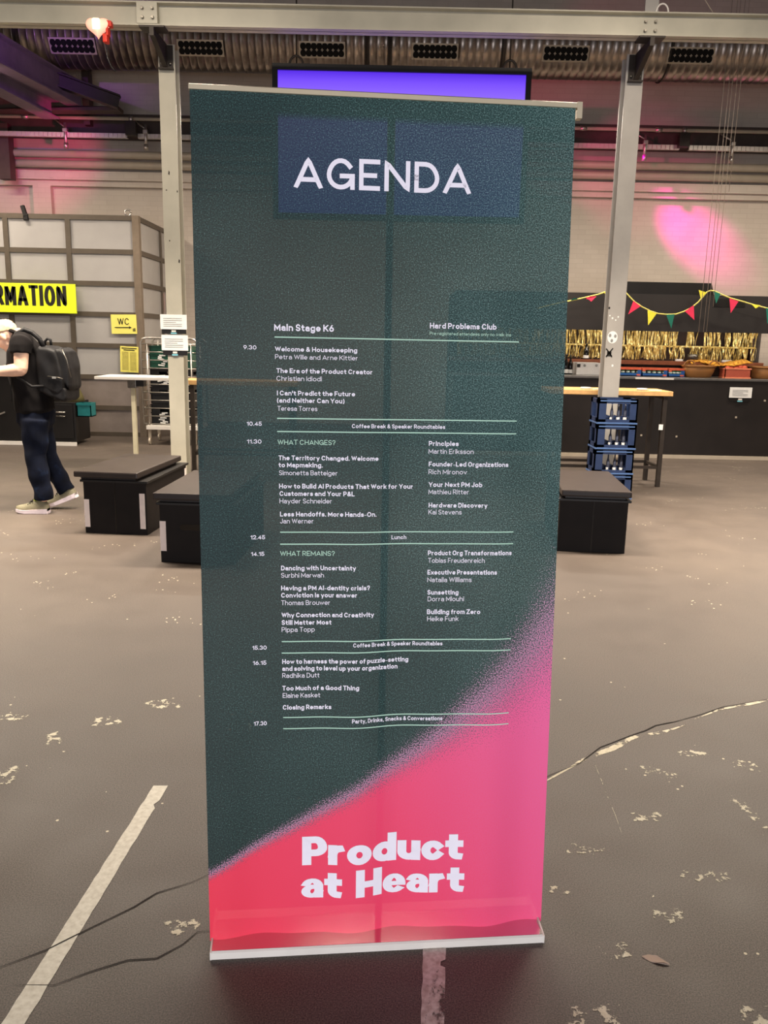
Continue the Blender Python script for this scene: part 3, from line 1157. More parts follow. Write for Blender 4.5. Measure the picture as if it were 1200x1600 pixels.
prof = [(0.0, 0.0), (0.0, 0.018), (0.004, 0.022), (0.155, 0.022), (0.160, 0.018), (0.160, 0.0)]
base.prism([bz(a, z) for a, z in prof], BR_ * 0.860)
base.mi = 1
base.prism([bz(a, z) for a, z in ((.004, .0221), (.004, .0226), (.12, .0226), (.12, .0221))], BR_ * 0.860)
base.mi = 0
bs = base.build('cassette_base', [MT['white_metal'], MT['polished']], ban)
for u in (-0.003, 0.859):
    MB().prism([bz(a, z, u) for a, z in ((-.001, 0), (-.001, .022), (.01, .024), (.06, .030), (.155, .030), (.161, .026), (.161, 0))], BR_ * 0.004).build('end_cap', MT['white_metal'], bs)

# ------------------------------------------------------------------ steel frame: two H columns, the I beam they carry, knee brackets
CY = 8.7
BMY = 8.2
zb = at(600, 47, BMY).z      # underside of the beam
zt = at(600, 9, BMY).z       # top of the beam
colx = [(at(249, 110, CY).x + at(266, 709, CY).x) / 2, (at(977.5, 130, CY).x + at(940.5, 615, CY).x) / 2]
colr = [(at(275, 110, CY).x + at(290, 712, CY).x) / 2, (at(1006.6, 127, CY).x + at(965, 615, CY).x) / 2]
for i, (x0, x1) in enumerate(zip(colx, colr)):
    xm = (x0 + x1) / 2
    c = MB()
    c.box(x0, x1, CY, CY + .014, 0, zb, .002)
    c.box(xm - .005, xm + .005, CY + .014, CY + .166, 0, zb)
    c.box(x0, x1, CY + .166, CY + .18, 0, zb, .002)
    if i:
        c.box(x0 + .01, x1 - .04, BMY + .04, BMY + .06, zt, zt + 1.2)
    co = c.build('column', MT['steel'] if i == 0 else MT['steel_grey'])
    tag(co, ['pale steel H column with two white notices on it', 'grey steel H column with stickers behind the blue crates'][i], None, None, 'structure')
    # knee bracket from the column face out under the beam
    zk = at(270, 108, CY).z if i == 0 else at(1000, 128, CY).z
    k = MB()
    k.prism([(xm - .006, BMY + .02, zb), (xm - .006, CY, zb), (xm - .006, CY, zk), (xm - .006, CY - .05, zk), (xm - .006, BMY + .02, zb - .075)], (.012, 0, 0))
    k.box(xm - .065, xm + .065, CY - .016, CY, zk, zb - .01)
    k.box(xm - .07, xm + .07, CY - .06, CY, zk - .012, zk)
    # sloping flange along the plate's free edge
    d = Vector((0, CY - .05 - BMY - .02, zk - (zb - .075)))
    k.beam((xm, BMY + .02, zb - .075), (xm, CY - .05, zk), .045, .01, (0, 1, 0))
    k.box(xm - .115, xm + .115, BMY - .01, BMY + .16, zb - .016, zb - .001)
    k.box(xm - .02, xm + .02, BMY - .012, BMY + .02, zb - .085, zb - .016)
    kb = k.build('knee_bracket', MT['dark_steel'], co)
    for dx in (-.04, .04):
        MB().tube([(xm + dx, CY - .035, zk + .04), (xm + dx, CY - .015, zk + .04)], .013, 8).build('bolt', MT['bolt'], kb)

bmx = MB()
bmx.box(-11, 11, BMY + .070, BMY + .080, zb, zt)                 # web
bmx.box(-11, 11, BMY, BMY + .15, zb, zb + .012)
bmx.box(-11, 11, BMY, BMY + .15, zt - .012, zt)
bo = bmx.build('beam', MT['steel'])
tag(bo, 'long painted steel I beam across the hall above the banner', None, None, 'structure')
for xm, pl in (((colx[0] + colr[0]) / 2 - .03, True), ((colx[1] + colr[1]) / 2 - .01, False)):
    par = bo
    if pl:
        par = MB().box(xm - .10, xm + .085, BMY - .006, BMY + .07, zb + .014, zt - .014).build('splice_plate', MT['steel'], bo)
    for dx in (-.045, .045):
        for dz in (.060, .135):
            y0 = BMY - .006 if pl else BMY + .07
            MB().tube([(xm + dx, y0, zb + dz), (xm + dx, y0 - .030, zb + dz)], .013, 6, smooth=False).build('bolt', MT['bolt'], par)
# cable loop on top of the beam and a thin hanging cable further right
tag(MB().tube([(at(1037, 10, BMY).x + .055 * math.cos(R(a)), BMY + .03, zt + .075 * math.sin(R(a))) for a in range(0, 181, 15)], .008, 8).build('cable_loop', MT['white_metal']), 'white cable loop sitting on the top of the steel beam', 'cable')
p = at(1108, 8, BMY)
tag(MB().tube([(p.x - .05, BMY + .05, zt + .4), (p.x - .03, BMY + .04, zt + .12), (p.x + .05, BMY + .03, zt + .01)], .006, 8).build('cable', MT['wire']), 'thin pale cable drooping onto the steel beam near its far end', 'cable')

# heart lamp clipped to the beam
hp = at(153, 42, BMY - .06)
hl = thing('heart_lamp', 'glowing pink heart-shaped lamp clipped to the steel beam', 'lamp', hp)
outl = []
for i in range(40):
    t = 2 * math.pi * i / 40
    outl.append(Vector((0.0068 * 16 * math.sin(t) ** 3, 0, 0.0060 * (13 * math.cos(t) - 5 * math.cos(2 * t) - 2 * math.cos(3 * t) - math.cos(4 * t)))))
sh = MB()
rings = []
for sc, dy in ((.25, -.045), (.7, -.036), (.92, -.018), (1, 0), (.92, .018), (.7, .032), (.25, .04)):
    rings.append([hp + Vector((q.x * sc, dy, q.z * sc)) for q in outl])
sh.loft(rings)
sh.build('lamp_shade', mat_emit('glowing_salmon', (255, 176, 150), 0.95), hl)
MB().box(hp.x - .032, hp.x + .032, hp.y - .058, hp.y - .040, hp.z - .035, hp.z + .055, .012).build('bulb', mat_emit('glowing_bulb', (255, 248, 226), 1.6), hl)
MB().box(hp.x + .045, hp.x + .085, hp.y - .03, hp.y + .05, hp.z - .13, hp.z - .06, .008).box(hp.x + .075, hp.x + .095, hp.y - .02, hp.y + .045, hp.z - .07, hp.z + .05).box(hp.x + .085, hp.x + .125, hp.y - .02, hp.y + .045, hp.z, hp.z + .05, .008).build('clip', MT['red'], hl)
q = at(168, 90, BMY - .02)
q2 = at(181, 112, BMY - .02)
MB().tube([hp + Vector((.07, .02, -.1)), (q.x - .01, q.y, q.z + .12), q, (q.x + .03, q2.y, q2.z + .04), q2], .006, 8).build('power_cord', MT['black'], hl)

# violet screen hung behind the beam
sy = 9.4
a, b = at(434, 108, sy), at(822, 118, sy)
zs1, zs0 = at(600, 113, sy).z, at(600, 336, sy).z
scr = thing('display_screen', 'wide screen glowing violet behind the top of the banner', 'screen', (0, sy, zs0))
MB().box(a.x, b.x, sy, sy + .02, zs0, zs1).build('display', MT['screen'], scr)
fr = MB()
for x0, x1, z0, z1 in ((a.x - .055, b.x + .055, zs1, zs1 + .06), (a.x - .055, b.x + .055, zs0 - .06, zs0), (a.x - .055, a.x, zs0, zs1), (b.x, b.x + .055, zs0, zs1)):
    fr.box(x0, x1, sy - .03, sy + .06, z0, z1)
fr.box(a.x, b.x, sy + .021, sy + .06, zs0, zs1)
fr.build('frame', MT['black'], scr)
for x in (at(463, 70, sy).x, at(798, 80, sy).x):
    h = MB()
    h.tube([(x, sy + .02, zs1 + .06), (x, sy + .02, 7.2)], .008, 8)
    h.tube([(x + .07 * math.cos(R(t)), sy, zs1 + .05 + .09 * math.sin(R(t))) for t in range(0, 181, 20)], .012, 8)
    h.build('hanger', MT['dark_steel'], scr)

# ------------------------------------------------------------------ services along the back wall
dy = 13.5
dc = at(600, 68, dy)
RD = 0.43
du = thing('ventilation_duct', 'large ribbed silver air duct running below the roof', 'duct', (0, dy, dc.z))
d = MB()
seg, xs = 40, []
x = -10.9
rings = []
while x < 10.9:
    for ox, rr in ((0, RD), (.003, RD), (.097, RD), (.0975, RD + .005), (.1095, RD + .005), (.11, RD)):
        rings.append([Vector((x + ox, dy + rr * math.cos(2 * math.pi * k / seg), dc.z + rr * math.sin(2 * math.pi * k / seg))) for k in range(seg)])
    x += .11
d.loft(rings)
dbo = d.build('duct_body', MT['duct'], du)
for px in (111, 312, 503, 680, 885, 1081):
    c = at(px, 69 + (px - 111) * 0.0165, dy - RD)
    zc = c.z
    w, hh = .335, .085
    tilt = math.asin(max(-.9, min(.9, (zc - dc.z) / RD)))

    def onduct(ux, s_, out=0.0):
        aa = tilt + s_ / RD
        return Vector((c.x + ux, dy - (RD + .012 + out) * math.cos(aa), dc.z + (RD + .012 + out) * math.sin(aa)))
    vg = MB()
    for (u0, u1, s0, s1) in ((-w, w, hh, hh + .02), (-w, w, -hh - .02, -hh), (-w, -w + .02, -hh, hh), (w - .02, w, -hh, hh)):
        vg.add([onduct(u0, s0), onduct(u1, s0), onduct(u1, s1), onduct(u0, s1), onduct(u0, s0, .012), onduct(u1, s0, .012), onduct(u1, s1, .012), onduct(u0, s1, .012)], [(0, 1, 2, 3), (4, 5, 6, 7), (0, 1, 5, 4), (1, 2, 6, 5), (2, 3, 7, 6), (3, 0, 4, 7)])
    vg.mi = 0
    n = 8
    vg.add([onduct(-w, -hh, .004), onduct(w, -hh, .004), onduct(w, hh, .004), onduct(-w, hh, .004)], [(0, 1, 2, 3)])
    vg.mi = 1
    for i in range(n):
        for j in (-1, 1):
            cx, cs = -w + .02 + (2 * w - .04) * (i + .5) / n, j * hh / 2
            ring = [onduct(cx + .043 * math.cos(2 * math.pi * t / 16), cs + .046 * math.sin(2 * math.pi * t / 16), .009) for t in range(16)]
            vg.add(ring, [tuple(range(16))])
    vg.build('vent_grille', [MT['rib'], mat('vent_black', (8, 7, 7), 0.9) if px == 111 else bpy.data.materials['vent_black']], dbo)
for px in (-20, 40, 572, 607, 780, 1036):
    x = at(px, 70, dy).x
    MB().tube([(x, dy + (RD + .015) * math.cos(R(t)), dc.z + (RD + .015) * math.sin(R(t))) for t in range(0, 360, 12)] + [(x, dy + RD + .015, dc.z)], .012, 6).build('hanging_strap', MT['dark_steel'], dbo)

# dark steel beam under the duct, along the wall
zw = at(600, 208, 14.55).z
wb = MB()
wb.box(-11, 11, 14.40, 14.72, zw + .13, zw + .17)
wb.box(-11, 11, 14.55, 14.57, zw - .12, zw + .13)
wb.box(-11, 11, 14.40, 14.72, zw - .16, zw - .12)
struct('beam', wb, MT['wall_beam'], 'sooty steel beam along the back wall')


def wall_pipe(name, y_px, Y, r, m, label, cat, joints=()):
    z = at(600, y_px, Y).z
    o = thing(name, label, cat, (0, Y, z))
    MB().tube([(-10.9, Y, z), (10.9, Y, z)], r, 14).build('pipe', m, o)
    for j in joints:
        x = at(j, y_px, Y).x
        MB().tube([(x - .05, Y, z), (x + .05, Y, z)], r * 1.35, 14).build('clamp', MT['chrome'], o)
    return z


wall_pipe('conduit_pipe', 194, 14.28, .028, MT['rib'], 'thin pale conduit running above the cable tray', 'pipe', (40, 265, 912, 1030))
wall_pipe('heating_pipe', 251, 14.62, .062, MT['rib'], 'upper of the two thick pipes along the brick wall', 'pipe', (10, 700))
wall_pipe('heating_pipe', 267, 14.70, .062, MT['rib'], 'lower of the two thick pipes along the brick wall', 'pipe', (12, 700))
zt_ = at(600, 221, 14.25).z
ct = thing('cable_tray', 'perforated zinc cable tray hung along the back wall', 'cable tray', (0, 14.25, zt_))
t_ = MB()
for x0, x1 in ((-10.9, at(199, 212, 14.25).x), (at(216, 212, 14.25).x, at(1061, 232, 14.25).x), (at(1076, 232, 14.25).x, 10.9)):
    x = x0
    while x < x1:
        t_.box(x, min(x + .055, x1), 14.22, 14.24, zt_ - .03, zt_ + .03)
        x += .07
    t_.box(x0, x1, 14.235, 14.30, zt_ - .036, zt_ - .028)
    t_.box(x0, x1, 14.235, 14.245, zt_ - .03, zt_ + .036)
t_.build('tray_rail', MT['tray'], ct)
for px, py in ((102, 205), (228, 222), (1007, 240), (1143, 245)):
    x = at(px, py, 14.2).x
    c = MB()
    c.tube([(x, 14.2, zt_ + .17), (x, 14.2, zt_ - .20)], .022, 10)
    c.box(x - .035, x + .035, 14.16, 14.24, zt_ + .03, zt_ + .085, .006)
    c.tube([(x, 14.2, zt_ - .13), (x, 14.2, zt_ - .22)], .035, 10)
    c.tube([(x - .2, 14.3, zt_ + .24), (x, 14.2, zt_ + .1)], .012, 8)
    c.build('tray_bracket', MT['chrome'], ct)
for i, px in enumerate((207, 1068)):
    x = at(px, 205, 14.2).x
    jb = thing('junction_box', ['grey junction box on the cable tray beside the pale column', 'grey junction box on the cable tray beside the hanging wires'][i], 'junction box', (x, 14.2, zt_))
    MB().box(x - .085, x + .085, 14.08, 14.2, zt_ - .02, zt_ + .19, .01).build('housing', MT['dark_steel'], jb)
    MB().tube([(x, 14.14, zt_ + .19), (x, 14.14, zt_ + .27)], .035, 10).build('gland', MT['chrome'], jb)
# dark upright between duct and pipes, far left
struct('beam', MB().box(at(131, 130, 14.5).x, at(141, 130, 14.5).x, 14.4, 14.6, zw, 7.2), MT['wall_beam'], 'dark steel upright under the duct')
struct('beam', MB().box(at(-2, 220, 14.5).x, at(17, 220, 14.5).x, 14.4, 14.6, zw - .85, zw), MT['wall_beam'], 'dark steel stub under the wall beam')


# inclined violet-grey roof beams, far left
def rafter(p0, p1, h, w, label, m=None):
    p0, p1 = Vector(p0), Vector(p1)
    r = MB()
    up = Vector((0, 0, 1))
    d_ = (p1 - p0).normalized()
    u = (up - d_ * up.dot(d_)).normalized()
    r.beam(p0, p1, .014, h - .02, u)
    r.beam(p0 + u * h / 2, p1 + u * h / 2, w, .02, u)
    r.beam(p0 - u * h / 2, p1 - u * h / 2, w, .02, u)
    o = r.build('roof_rafter', m or MT['rafter'])
    return tag(o, label, None, None, 'structure')


rafter(at(126, 152, 14.0), at(-90, 32, 10.2), .34, .22, 'violet lit steel roof beam sloping up to the side')
rafter(at(80, 172, 13.7), at(-110, 70, 10.6), .24, .26, 'second steel roof beam below the violet one')
rafter(at(186, 160, 13.4), at(76, 120, 13.2), .17, .16, 'short dark steel brace from the roof beam', MT['dark_steel'])
struct('ceiling', MB().prism([at(-10, 100, 13.9), at(80, 165, 13.9), at(185, 166, 13.6), at(185, 172, 13.6), at(-60, 172, 13.9), at(-60, 100, 13.9)], (0, .25, 0)), MT['wall_beam'], 'dark flat sheet behind the roof beams')  # dark sheet added to fill the dark area between the roof beams

# thin wires hanging from the roof on the far right
for i, (x0, y1) in enumerate(((1135, 520), (1143, 520), (1148, 520), (1155, 480), (1162, 300))):
    a = at(x0, 70, 11.0)
    tag(MB().tube([(a.x + .03, 11.0, 7.2), (a.x, 11.0, at(x0, y1, 11.0).z)], .0035, 6).build('hanging_wire', MT['wire']), 'thin pale wire hanging from the roof before the pink light patch', 'wire', 'hanging wires before the pink light')

# ------------------------------------------------------------------ frosted booth with its signs
BY = 12.5
bx1 = at(219, 440, BY).x
bz1 = at(215, 341, BY).z
bt = thing('glass_booth', 'tall booth of frosted panels in a dark metal grid behind the man', 'booth', (bx1 - 2, BY, 0))
rows_z = [bz1] + [at(212, y, BY).z for y in (394, 444, 492, 541, 590, 638)] + [.03]
cols_x = [bx1 - .05] + [at(x, 440, BY).x for x in (110, 14)]
while cols_x[-1] > -10.5:
    cols_x.append(cols_x[-1] - (cols_x[1] - cols_x[2]))
fr = MB()
for z in rows_z:
    fr.box(cols_x[-1], bx1, BY, BY + .06, z - .034, z + .034)
for x in cols_x[1:]:
    fr.box(x - .036, x + .036, BY - .003, BY + .057, 0, bz1)
ys = [BY + .05, 13.72, WALL_Y - .05]
for z in rows_z:
    fr.box(bx1 - .05, bx1, BY, WALL_Y, z - .034, z + .034)
for y in ys[1:]:
    fr.box(bx1 - .047, bx1 + .003, y - .036, y + .036, 0, bz1)
fr.build('grid_frame', MT['booth_frame'], bt)
MB().box(bx1 - .085, bx1 + .012, BY - .012, BY + .09, 0, bz1 + .035).build('corner_post', MT['booth_post'], bt)
for i in range(len(rows_z) - 1):
    solid = i >= 5
    for j in range(min(len(cols_x) - 1, 5)):
        MB().box(cols_x[j + 1] + .036, cols_x[j] - .036, BY + .022, BY + .034, rows_z[i + 1] + .034, rows_z[i] - .034).build('sheet_panel' if solid else 'frosted_panel', MT['sheet' if solid else 'frost'], bt)
    for y0, y1 in zip(ys, ys[1:]):
        MB().box(bx1 - .034, bx1 - .022, y0 + .036, y1 - .036, rows_z[i + 1] + .034, rows_z[i] - .034).build('sheet_panel' if solid else 'frosted_panel', MT['sheet' if solid else 'frost'], bt)
MB().box(cols_x[-1], bx1 - .06, BY + .05, WALL_Y - .02, bz1 - .03, bz1 - .01).build('roof_panel', MT['booth_frame'], bt)
x = at(40, 335, BY).x
tag(MB().box(x - .035, x + .035, BY - .02, BY + .1, bz1 - .06, bz1 + .03, .01).beam((x, BY, bz1), (x - .04, BY, bz1 + .14), .05, .05).build('clamp', MT['black']), 'black clamp gripping the top edge of the frosted booth', 'clamp')
x = at(199, 340, BY).x
tag(MB().tube([(x + .045 * math.cos(R(t)), BY + .03, bz1 + .075 + .045 * math.sin(R(t))) for t in range(0, 361, 24)], .012, 8).build('lifting_ring', MT['chrome']), 'metal lifting ring on top of the booth near its corner', 'ring')
ry = 14.1
a, b = at(253, 458, ry), at(259, 489, ry)
tag(MB().box(bx1 + .001, bx1 + .03, ry - .12, ry + .12, b.z, a.z).build('red_board', MT['red']), 'small red board on the side of the booth beside the column', 'sign')

# INFORMATION board
sgY = BY - .10
a, b = at(117, 444, sgY), at(117, 490, sgY)
sw = at(117, 460, sgY).x - at(-79, 460, sgY).x
sg = thing('information_sign', 'bright yellow board with black lettering on the booth', 'sign', (a.x - sw / 2, sgY, b.z))
MB().box(a.x - sw, a.x, sgY, sgY + .03, b.z, a.z, .004).box(a.x - sw + .2, a.x - .2, sgY + .03, sgY + .10, b.z + .1, a.z - .1).build('board', MT['neon'], sg)
e0 = at(105, 480, sgY)
hgt = at(100, 448, sgY).z - e0.z
Lm = MB()
letters(Lm, 'INFORMATION', at(-67, 470, sgY).x, e0.z + .012, e0.x, hgt, .15, lambda x, y: Vector((x, sgY - .003, y)), penx=.19, sp=.13)
Lm.build('lettering', MT['ink'], sg)


# paper notices
def paper(name, x0, y0, x1, y1, Y, m, label, cat='notice', rot=0.0):
    a, b = at(x0, y0, Y), at(x1, y1, Y)
    cx = (a.x + b.x) / 2
    o = thing(name, label, cat, (cx, Y, b.z))
    xf = Matrix.Translation((cx, Y, (a.z + b.z) / 2)) @ Matrix.Rotation(rot, 4, 'Y') @ Matrix.Translation((-cx, -Y, -(a.z + b.z) / 2))
    MB(xf).box(a.x, b.x, Y, Y + .006, b.z, a.z).build('sheet', m, o)
    return o, a, b, xf


o, a, b, xf = paper('toilet_sign', 173, 491, 214, 522, BY - .02, MT['yellow_paper'], 'yellow WC sheet with an arrow on the booth corner', 'sign', R(-1))
w, h = b.x - a.x, a.z - b.z
pm = MB(xf)
letters(pm, 'WC', a.x + .26 * w, b.z + .47 * h, a.x + .72 * w, h * .34, .12, lambda x, y: Vector((x, BY - .024, y)), sp=.14)
pm.beam((a.x + .14 * w, BY - .024, b.z + .33 * h), (a.x + .72 * w, BY - .024, b.z + .33 * h), .002, h * .045)
pm.prism([(a.x + .80 * w, BY - .025, b.z + .33 * h), (a.x + .70 * w, BY - .025, b.z + .40 * h), (a.x + .70 * w, BY - .025, b.z + .26 * h)], (0, .002, 0))
for k_ in range(3):
    pm.beam((a.x + .84 * w, BY - .024, b.z + (.14 + .055 * k_) * h), (a.x + .95 * w, BY - .024, b.z + (.17 + .055 * k_) * h), .002, h * .03)
pm.build('lettering', MT['ink'], o)
o, a, b, xf = paper('printed_notice', 187, 541, 217, 582, BY - .02, MT['yellow_paper'], 'yellow sheet of small print in two columns below the WC sheet', 'notice', R(2))
w, h = b.x - a.x, a.z - b.z
pm = MB(xf)
for k_, wd in ((0.93, .84), (.86, .6)):
    pm.beam((a.x + w / 2 - wd * w / 2, BY - .024, b.z + k_ * h), (a.x + w / 2 + wd * w / 2, BY - .024, b.z + k_ * h), .002, h * .03)
pm.mi = 1
for k_ in range(14):
    for c0 in (.1, .54):
        pm.beam((a.x + c0 * w, BY - .024, b.z + (.78 - .052 * k_) * h), (a.x + (c0 + .36) * w, BY - .024, b.z + (.78 - .052 * k_) * h), .002, h * .014)
pm.build('print', [MT['ink'], mat('dull_olive_ink', (150, 140, 80), .7)], o)


def white_notice(x0, y0, x1, y1, Y, label, drop=.2, back=.02):
    o, a, b, xf = paper('white_notice', x0, y0, x1, y1, Y, MT['paper'], label)
    w, h = b.x - a.x, a.z - b.z
    pm = MB()
    for k_ in range(5):
        pm.beam((a.x + .12 * w, Y - .002, b.z + (.74 - .13 * k_) * h), (a.x + (.82 if k_ % 3 < 2 else .6) * w, Y - .002, b.z + (.74 - .13 * k_) * h), .002, h * .028)
    pm.build('print', MT['grey_ink'], o)
    MB().box(a.x + .04 * w, b.x - .04 * w, Y + .007, Y + back, b.z - drop * h * 1.15, b.z + .2 * h).build('black_backing', MT['black'], o)
    cx = (a.x + b.x) / 2
    MB().box(cx - .08 * w, cx + .08 * w, Y - .004, Y + .006, b.z - drop * h * .7, b.z - drop * h * .25).build('tape', MT['white_metal'], o)
    MB().box(cx - .11 * w, cx + .11 * w, Y - .003, Y + .006, b.z - drop * h * 1.2, b.z - drop * h * .85).build('tape', MT['blue_tape'], o)
    return o


white_notice(250, 491, 292, 515, CY - .02, 'white sheet on the pale column, the upper of two', .26)
white_notice(252, 523, 294, 548, CY - .02, 'white sheet on the pale column, the lower of two', .28)

# stickers and paint chips on the grey column
gc = [o for o in S.objects if o.name.startswith('column')][1]
c = at(957, 527, CY - .002)
st = MB()
st.add([c + Vector((.052 * math.cos(R(t)), 0, .062 * math.sin(R(t)))) for t in range(0, 360, 15)], [tuple(range(24))])
st.mi = 1
for t in (20, 150, 260):
    e = c + Vector((.03 * math.cos(R(t)), -.001, .035 * math.sin(R(t))))
    st.add([e + Vector((.014 * math.cos(R(s_)), 0, .018 * math.sin(R(s_)))) for s_ in range(0, 360, 30)], [tuple(range(12))])
st.build('round_sticker', [MT['paper'], MT['grey_ink']], gc)
c = at(952, 551, CY - .002)
st = MB()
for (x0, z0, x1, z1) in ((-.035, .04, .0, .0), (.035, .045, .0, .0), (.0, .0, -.03, -.045), (.0, .0, .03, -.045), (-.03, -.03, .03, -.03)):
    st.beam(c + Vector((x0, 0, z0)), c + Vector((x1, 0, z1)), .004, .012, (1, 0, .3))
st.box(c.x - .022, c.x + .022, c.y - .002, c.y + .002, c.z - .022, c.z + .012)
st.build('small_sticker', MT['ink'], gc)
for x, y, s_ in ((957, 497, .008), (962, 500, .006), (966, 495, .007), (953, 493, .006), (957, 571, .009), (952, 481, .009)):
    c = at(x, y, CY - .001)
    MB().box(c.x - s_, c.x + s_, c.y - .001, c.y + .001, c.z - s_ * 1.3, c.z + s_).build('paint_chip', MT['paper'] if y != 481 else MT['ink'], gc)
pc = [o for o in S.objects if o.name.startswith('column')][0]
for x, y, w_, h_ in ((264, 270, .008, .022), (260, 297, .009, .006), (277, 299, .006, .012), (280, 408, .009, .02), (265, 376, .006, .009)):
    c = at(x, y, CY - .001)
    MB().prism([(c.x - w_, c.y - .001, c.z - h_ * .6), (c.x + w_ * .5, c.y - .001, c.z - h_), (c.x + w_, c.y - .001, c.z + h_ * .4), (c.x - w_ * .3, c.y - .001, c.z + h_)], (0, .002, 0)).build('paint_chip', MT['dark_steel'], pc)

# ------------------------------------------------------------------ info counter, cabinet, tub, behind the man
cy0 = 11.35
cbx = at(118, 660, cy0).x
ic = thing('counter', 'long black counter with a pale kick strip in front of the booth', 'counter', (cbx - 2.5, cy0, 0))
ztop = at(6, 578, cy0).z
cb1 = at(72, 600, cy0).x
MB().box(cbx - 5, cb1, cy0, cy0 + .55, .05, ztop - .04).build('front_panel', MT['black'], ic)
MB().box(cbx - 5.05, cb1 + .03, cy0 - .04, cy0 + .58, ztop - .04, ztop).build('counter_top', MT['booth_frame'], ic)
MB().box(cbx - 5, cb1, cy0 - .03, cy0 + .01, 0, .05).build('kick_strip', MT['white_metal'], ic)
MB().beam((at(0, 647, cy0).x, cy0 - .012, at(0, 647, cy0).z), (at(8, 644, cy0).x, cy0 - .012, at(8, 644, cy0).z), .02, .02).build('handle', MT['chrome'], ic)
zc = at(118, 629, cy0).z
cb = thing('drawer_cabinet', 'low black cabinet with a chrome handle at the end of the counter', 'cabinet', ((cb1 + cbx) / 2, cy0, 0))
MB().box(cb1 + .01, cbx, cy0, cy0 + .55, .05, zc, .006).build('body', MT['black'], cb)
MB().box(cb1 + .03, cbx - .03, cy0 - .018, cy0, .10, zc - .03, .004).build('drawer_front', MT['black'], cb)
MB().box(cb1 + .01, cbx, cy0 - .02, cy0 + .01, 0, .05).build('kick_strip', MT['white_metal'], cb)
a = at(88, 644, cy0 - .03)
b = at(101, 644, cy0 - .03)
for zz, m in ((0, 'chrome'), (-.055, 'bolt')):
    MB().tube([(a.x, cy0, a.z + zz), (a.x, cy0 - .04, a.z + zz), (b.x, cy0 - .04, a.z + zz), (b.x, cy0, a.z + zz)], .010, 8).build('handle', MT[m], cb)
tY = cy0 + .16
x0, x1 = cbx + .003, cbx + .20
z0, z1 = at(130, 650, tY).z, at(130, 629, tY).z
tb = thing('plastic_tub', 'small teal plastic tub hung on the cabinet end', 'tub', ((x0 + x1) / 2, tY, z0))
q = MB()
q.box(x0, x1, tY - .10, tY + .10, z0, z0 + .012)
for (p0, p1, r0, r1) in ((x0, x1, -.10, -.088), (x0, x1, .088, .10), (x0, x0 + .012, -.10, .10), (x1 - .012, x1, -.10, .10)):
    q.box(p0, p1, tY + r0, tY + r1, z0, z1)
q.build('body', MT['teal'], tb)
MB().box(x0, x1 + .012, tY - .112, tY - .10, z1 - .03, z1).build('rim', MT['teal'], tb)
bgx = at(126, 629, cy0 + .2).x
wd = MB()
rings = []
for t, wv, dv in ((0, .15, .13), (.25, .14, .12), (.6, .11, .09), (.85, .07, .06), (1, .03, .03)):
    rings.append([Vector((bgx - .16 + .04 * (1 - t) + wv * math.cos(R(s_)) * (1 + .06 * math.sin(R(3 * s_))), cy0 + .25 + dv * math.sin(R(s_)), zc + .30 * t)) for s_ in range(0, 360, 20)])
wd.loft(rings)
tag(wd.build('canvas_bag', MT['olive']), 'slumped olive bag on the low cabinet behind the backpack', 'bag')

# ------------------------------------------------------------------ white stand-up table, wire trolley, wooden table behind the pale column
TY = 9.75
a, b = at(147, 592, TY), at(272, 594, TY)
zt1 = at(200, 589, TY).z
tbl = thing('standing_table', 'white stand-up table with one pale leg before the wire trolley', 'table', ((a.x + b.x) / 2, TY + .3, 0))
MB().box(a.x, b.x, TY, TY + .55, zt1 - .035, zt1, .008).build('table_top', MT['white_metal'], tbl)
lx = at(210, 650, TY + .25).x
lg = MB().box(lx - .024, lx + .024, TY + .23, TY + .28, .02, zt1 - .10).build('leg', mat('pale_lacquered_leg', (214, 206, 176), .45), tbl)
MB().box(lx - .05, lx + .05, TY + .19, TY + .32, zt1 - .14, zt1 - .035, .006).build('leg_socket', MT['bolt'], lg)
MB().box(lx + .045, lx + .14, TY + .2, TY + .32, zt1 - .12, zt1 - .035).build('hinge', MT['black'], lg)
MB().box(lx - .25, lx + .25, TY + .05, TY + .5, 0, .02, .005).build('base_plate', MT['bolt'], tbl)
for k_, (px, s_) in enumerate(((196, .16), (214, .12))):
    c = at(px, 590, TY + .2)
    tag(MB(rotz(c, 20 * k_)).box(c.x - s_, c.x + s_, TY + .1, TY + .3, zt1, zt1 + .008 + .004 * k_).build('leaflet', MT['paper']), ['flat white leaflet on the white stand-up table', 'smaller white leaflet on the white stand-up table near the column'][k_], 'leaflet')


def wooden_table(x0, x1, Y, depth, zt, label, plank=True):
    o = thing('bar_table', label, 'table', ((x0 + x1) / 2, Y + depth / 2, 0))
    MB().box(x0, x1, Y, Y + depth, zt - .05, zt, .006).build('table_top', MT['wood'], o)
    for lx in (x0 + .13, x1 - .065):
        for ly in (Y + .06, Y + depth - .06):
            MB().box(lx - .022, lx + .022, ly - .022, ly + .022, 0, zt - .05).build('leg', MT['dark_steel'], o)
    for lx in (x0 + .13, x1 - .065):
        for z_ in (.20, zt - .085):
            MB().box(lx - .015, lx + .015, Y + .06, Y + depth - .06, z_, z_ + .03).build('stretcher', MT['dark_steel'], o)
    for ly in (Y + .06, Y + depth - .06):
        MB().box(x0 + .13, x1 - .065, ly - .015, ly + .015, .20, .23).build('stretcher', MT['dark_steel'], o)
    return o


wooden_table(at(280, 600, 9.3).x, at(280, 600, 9.3).x + 1.3, 9.3, .5, at(295, 594, 9.3).z, 'wooden bar table on dark legs beside the pale column')

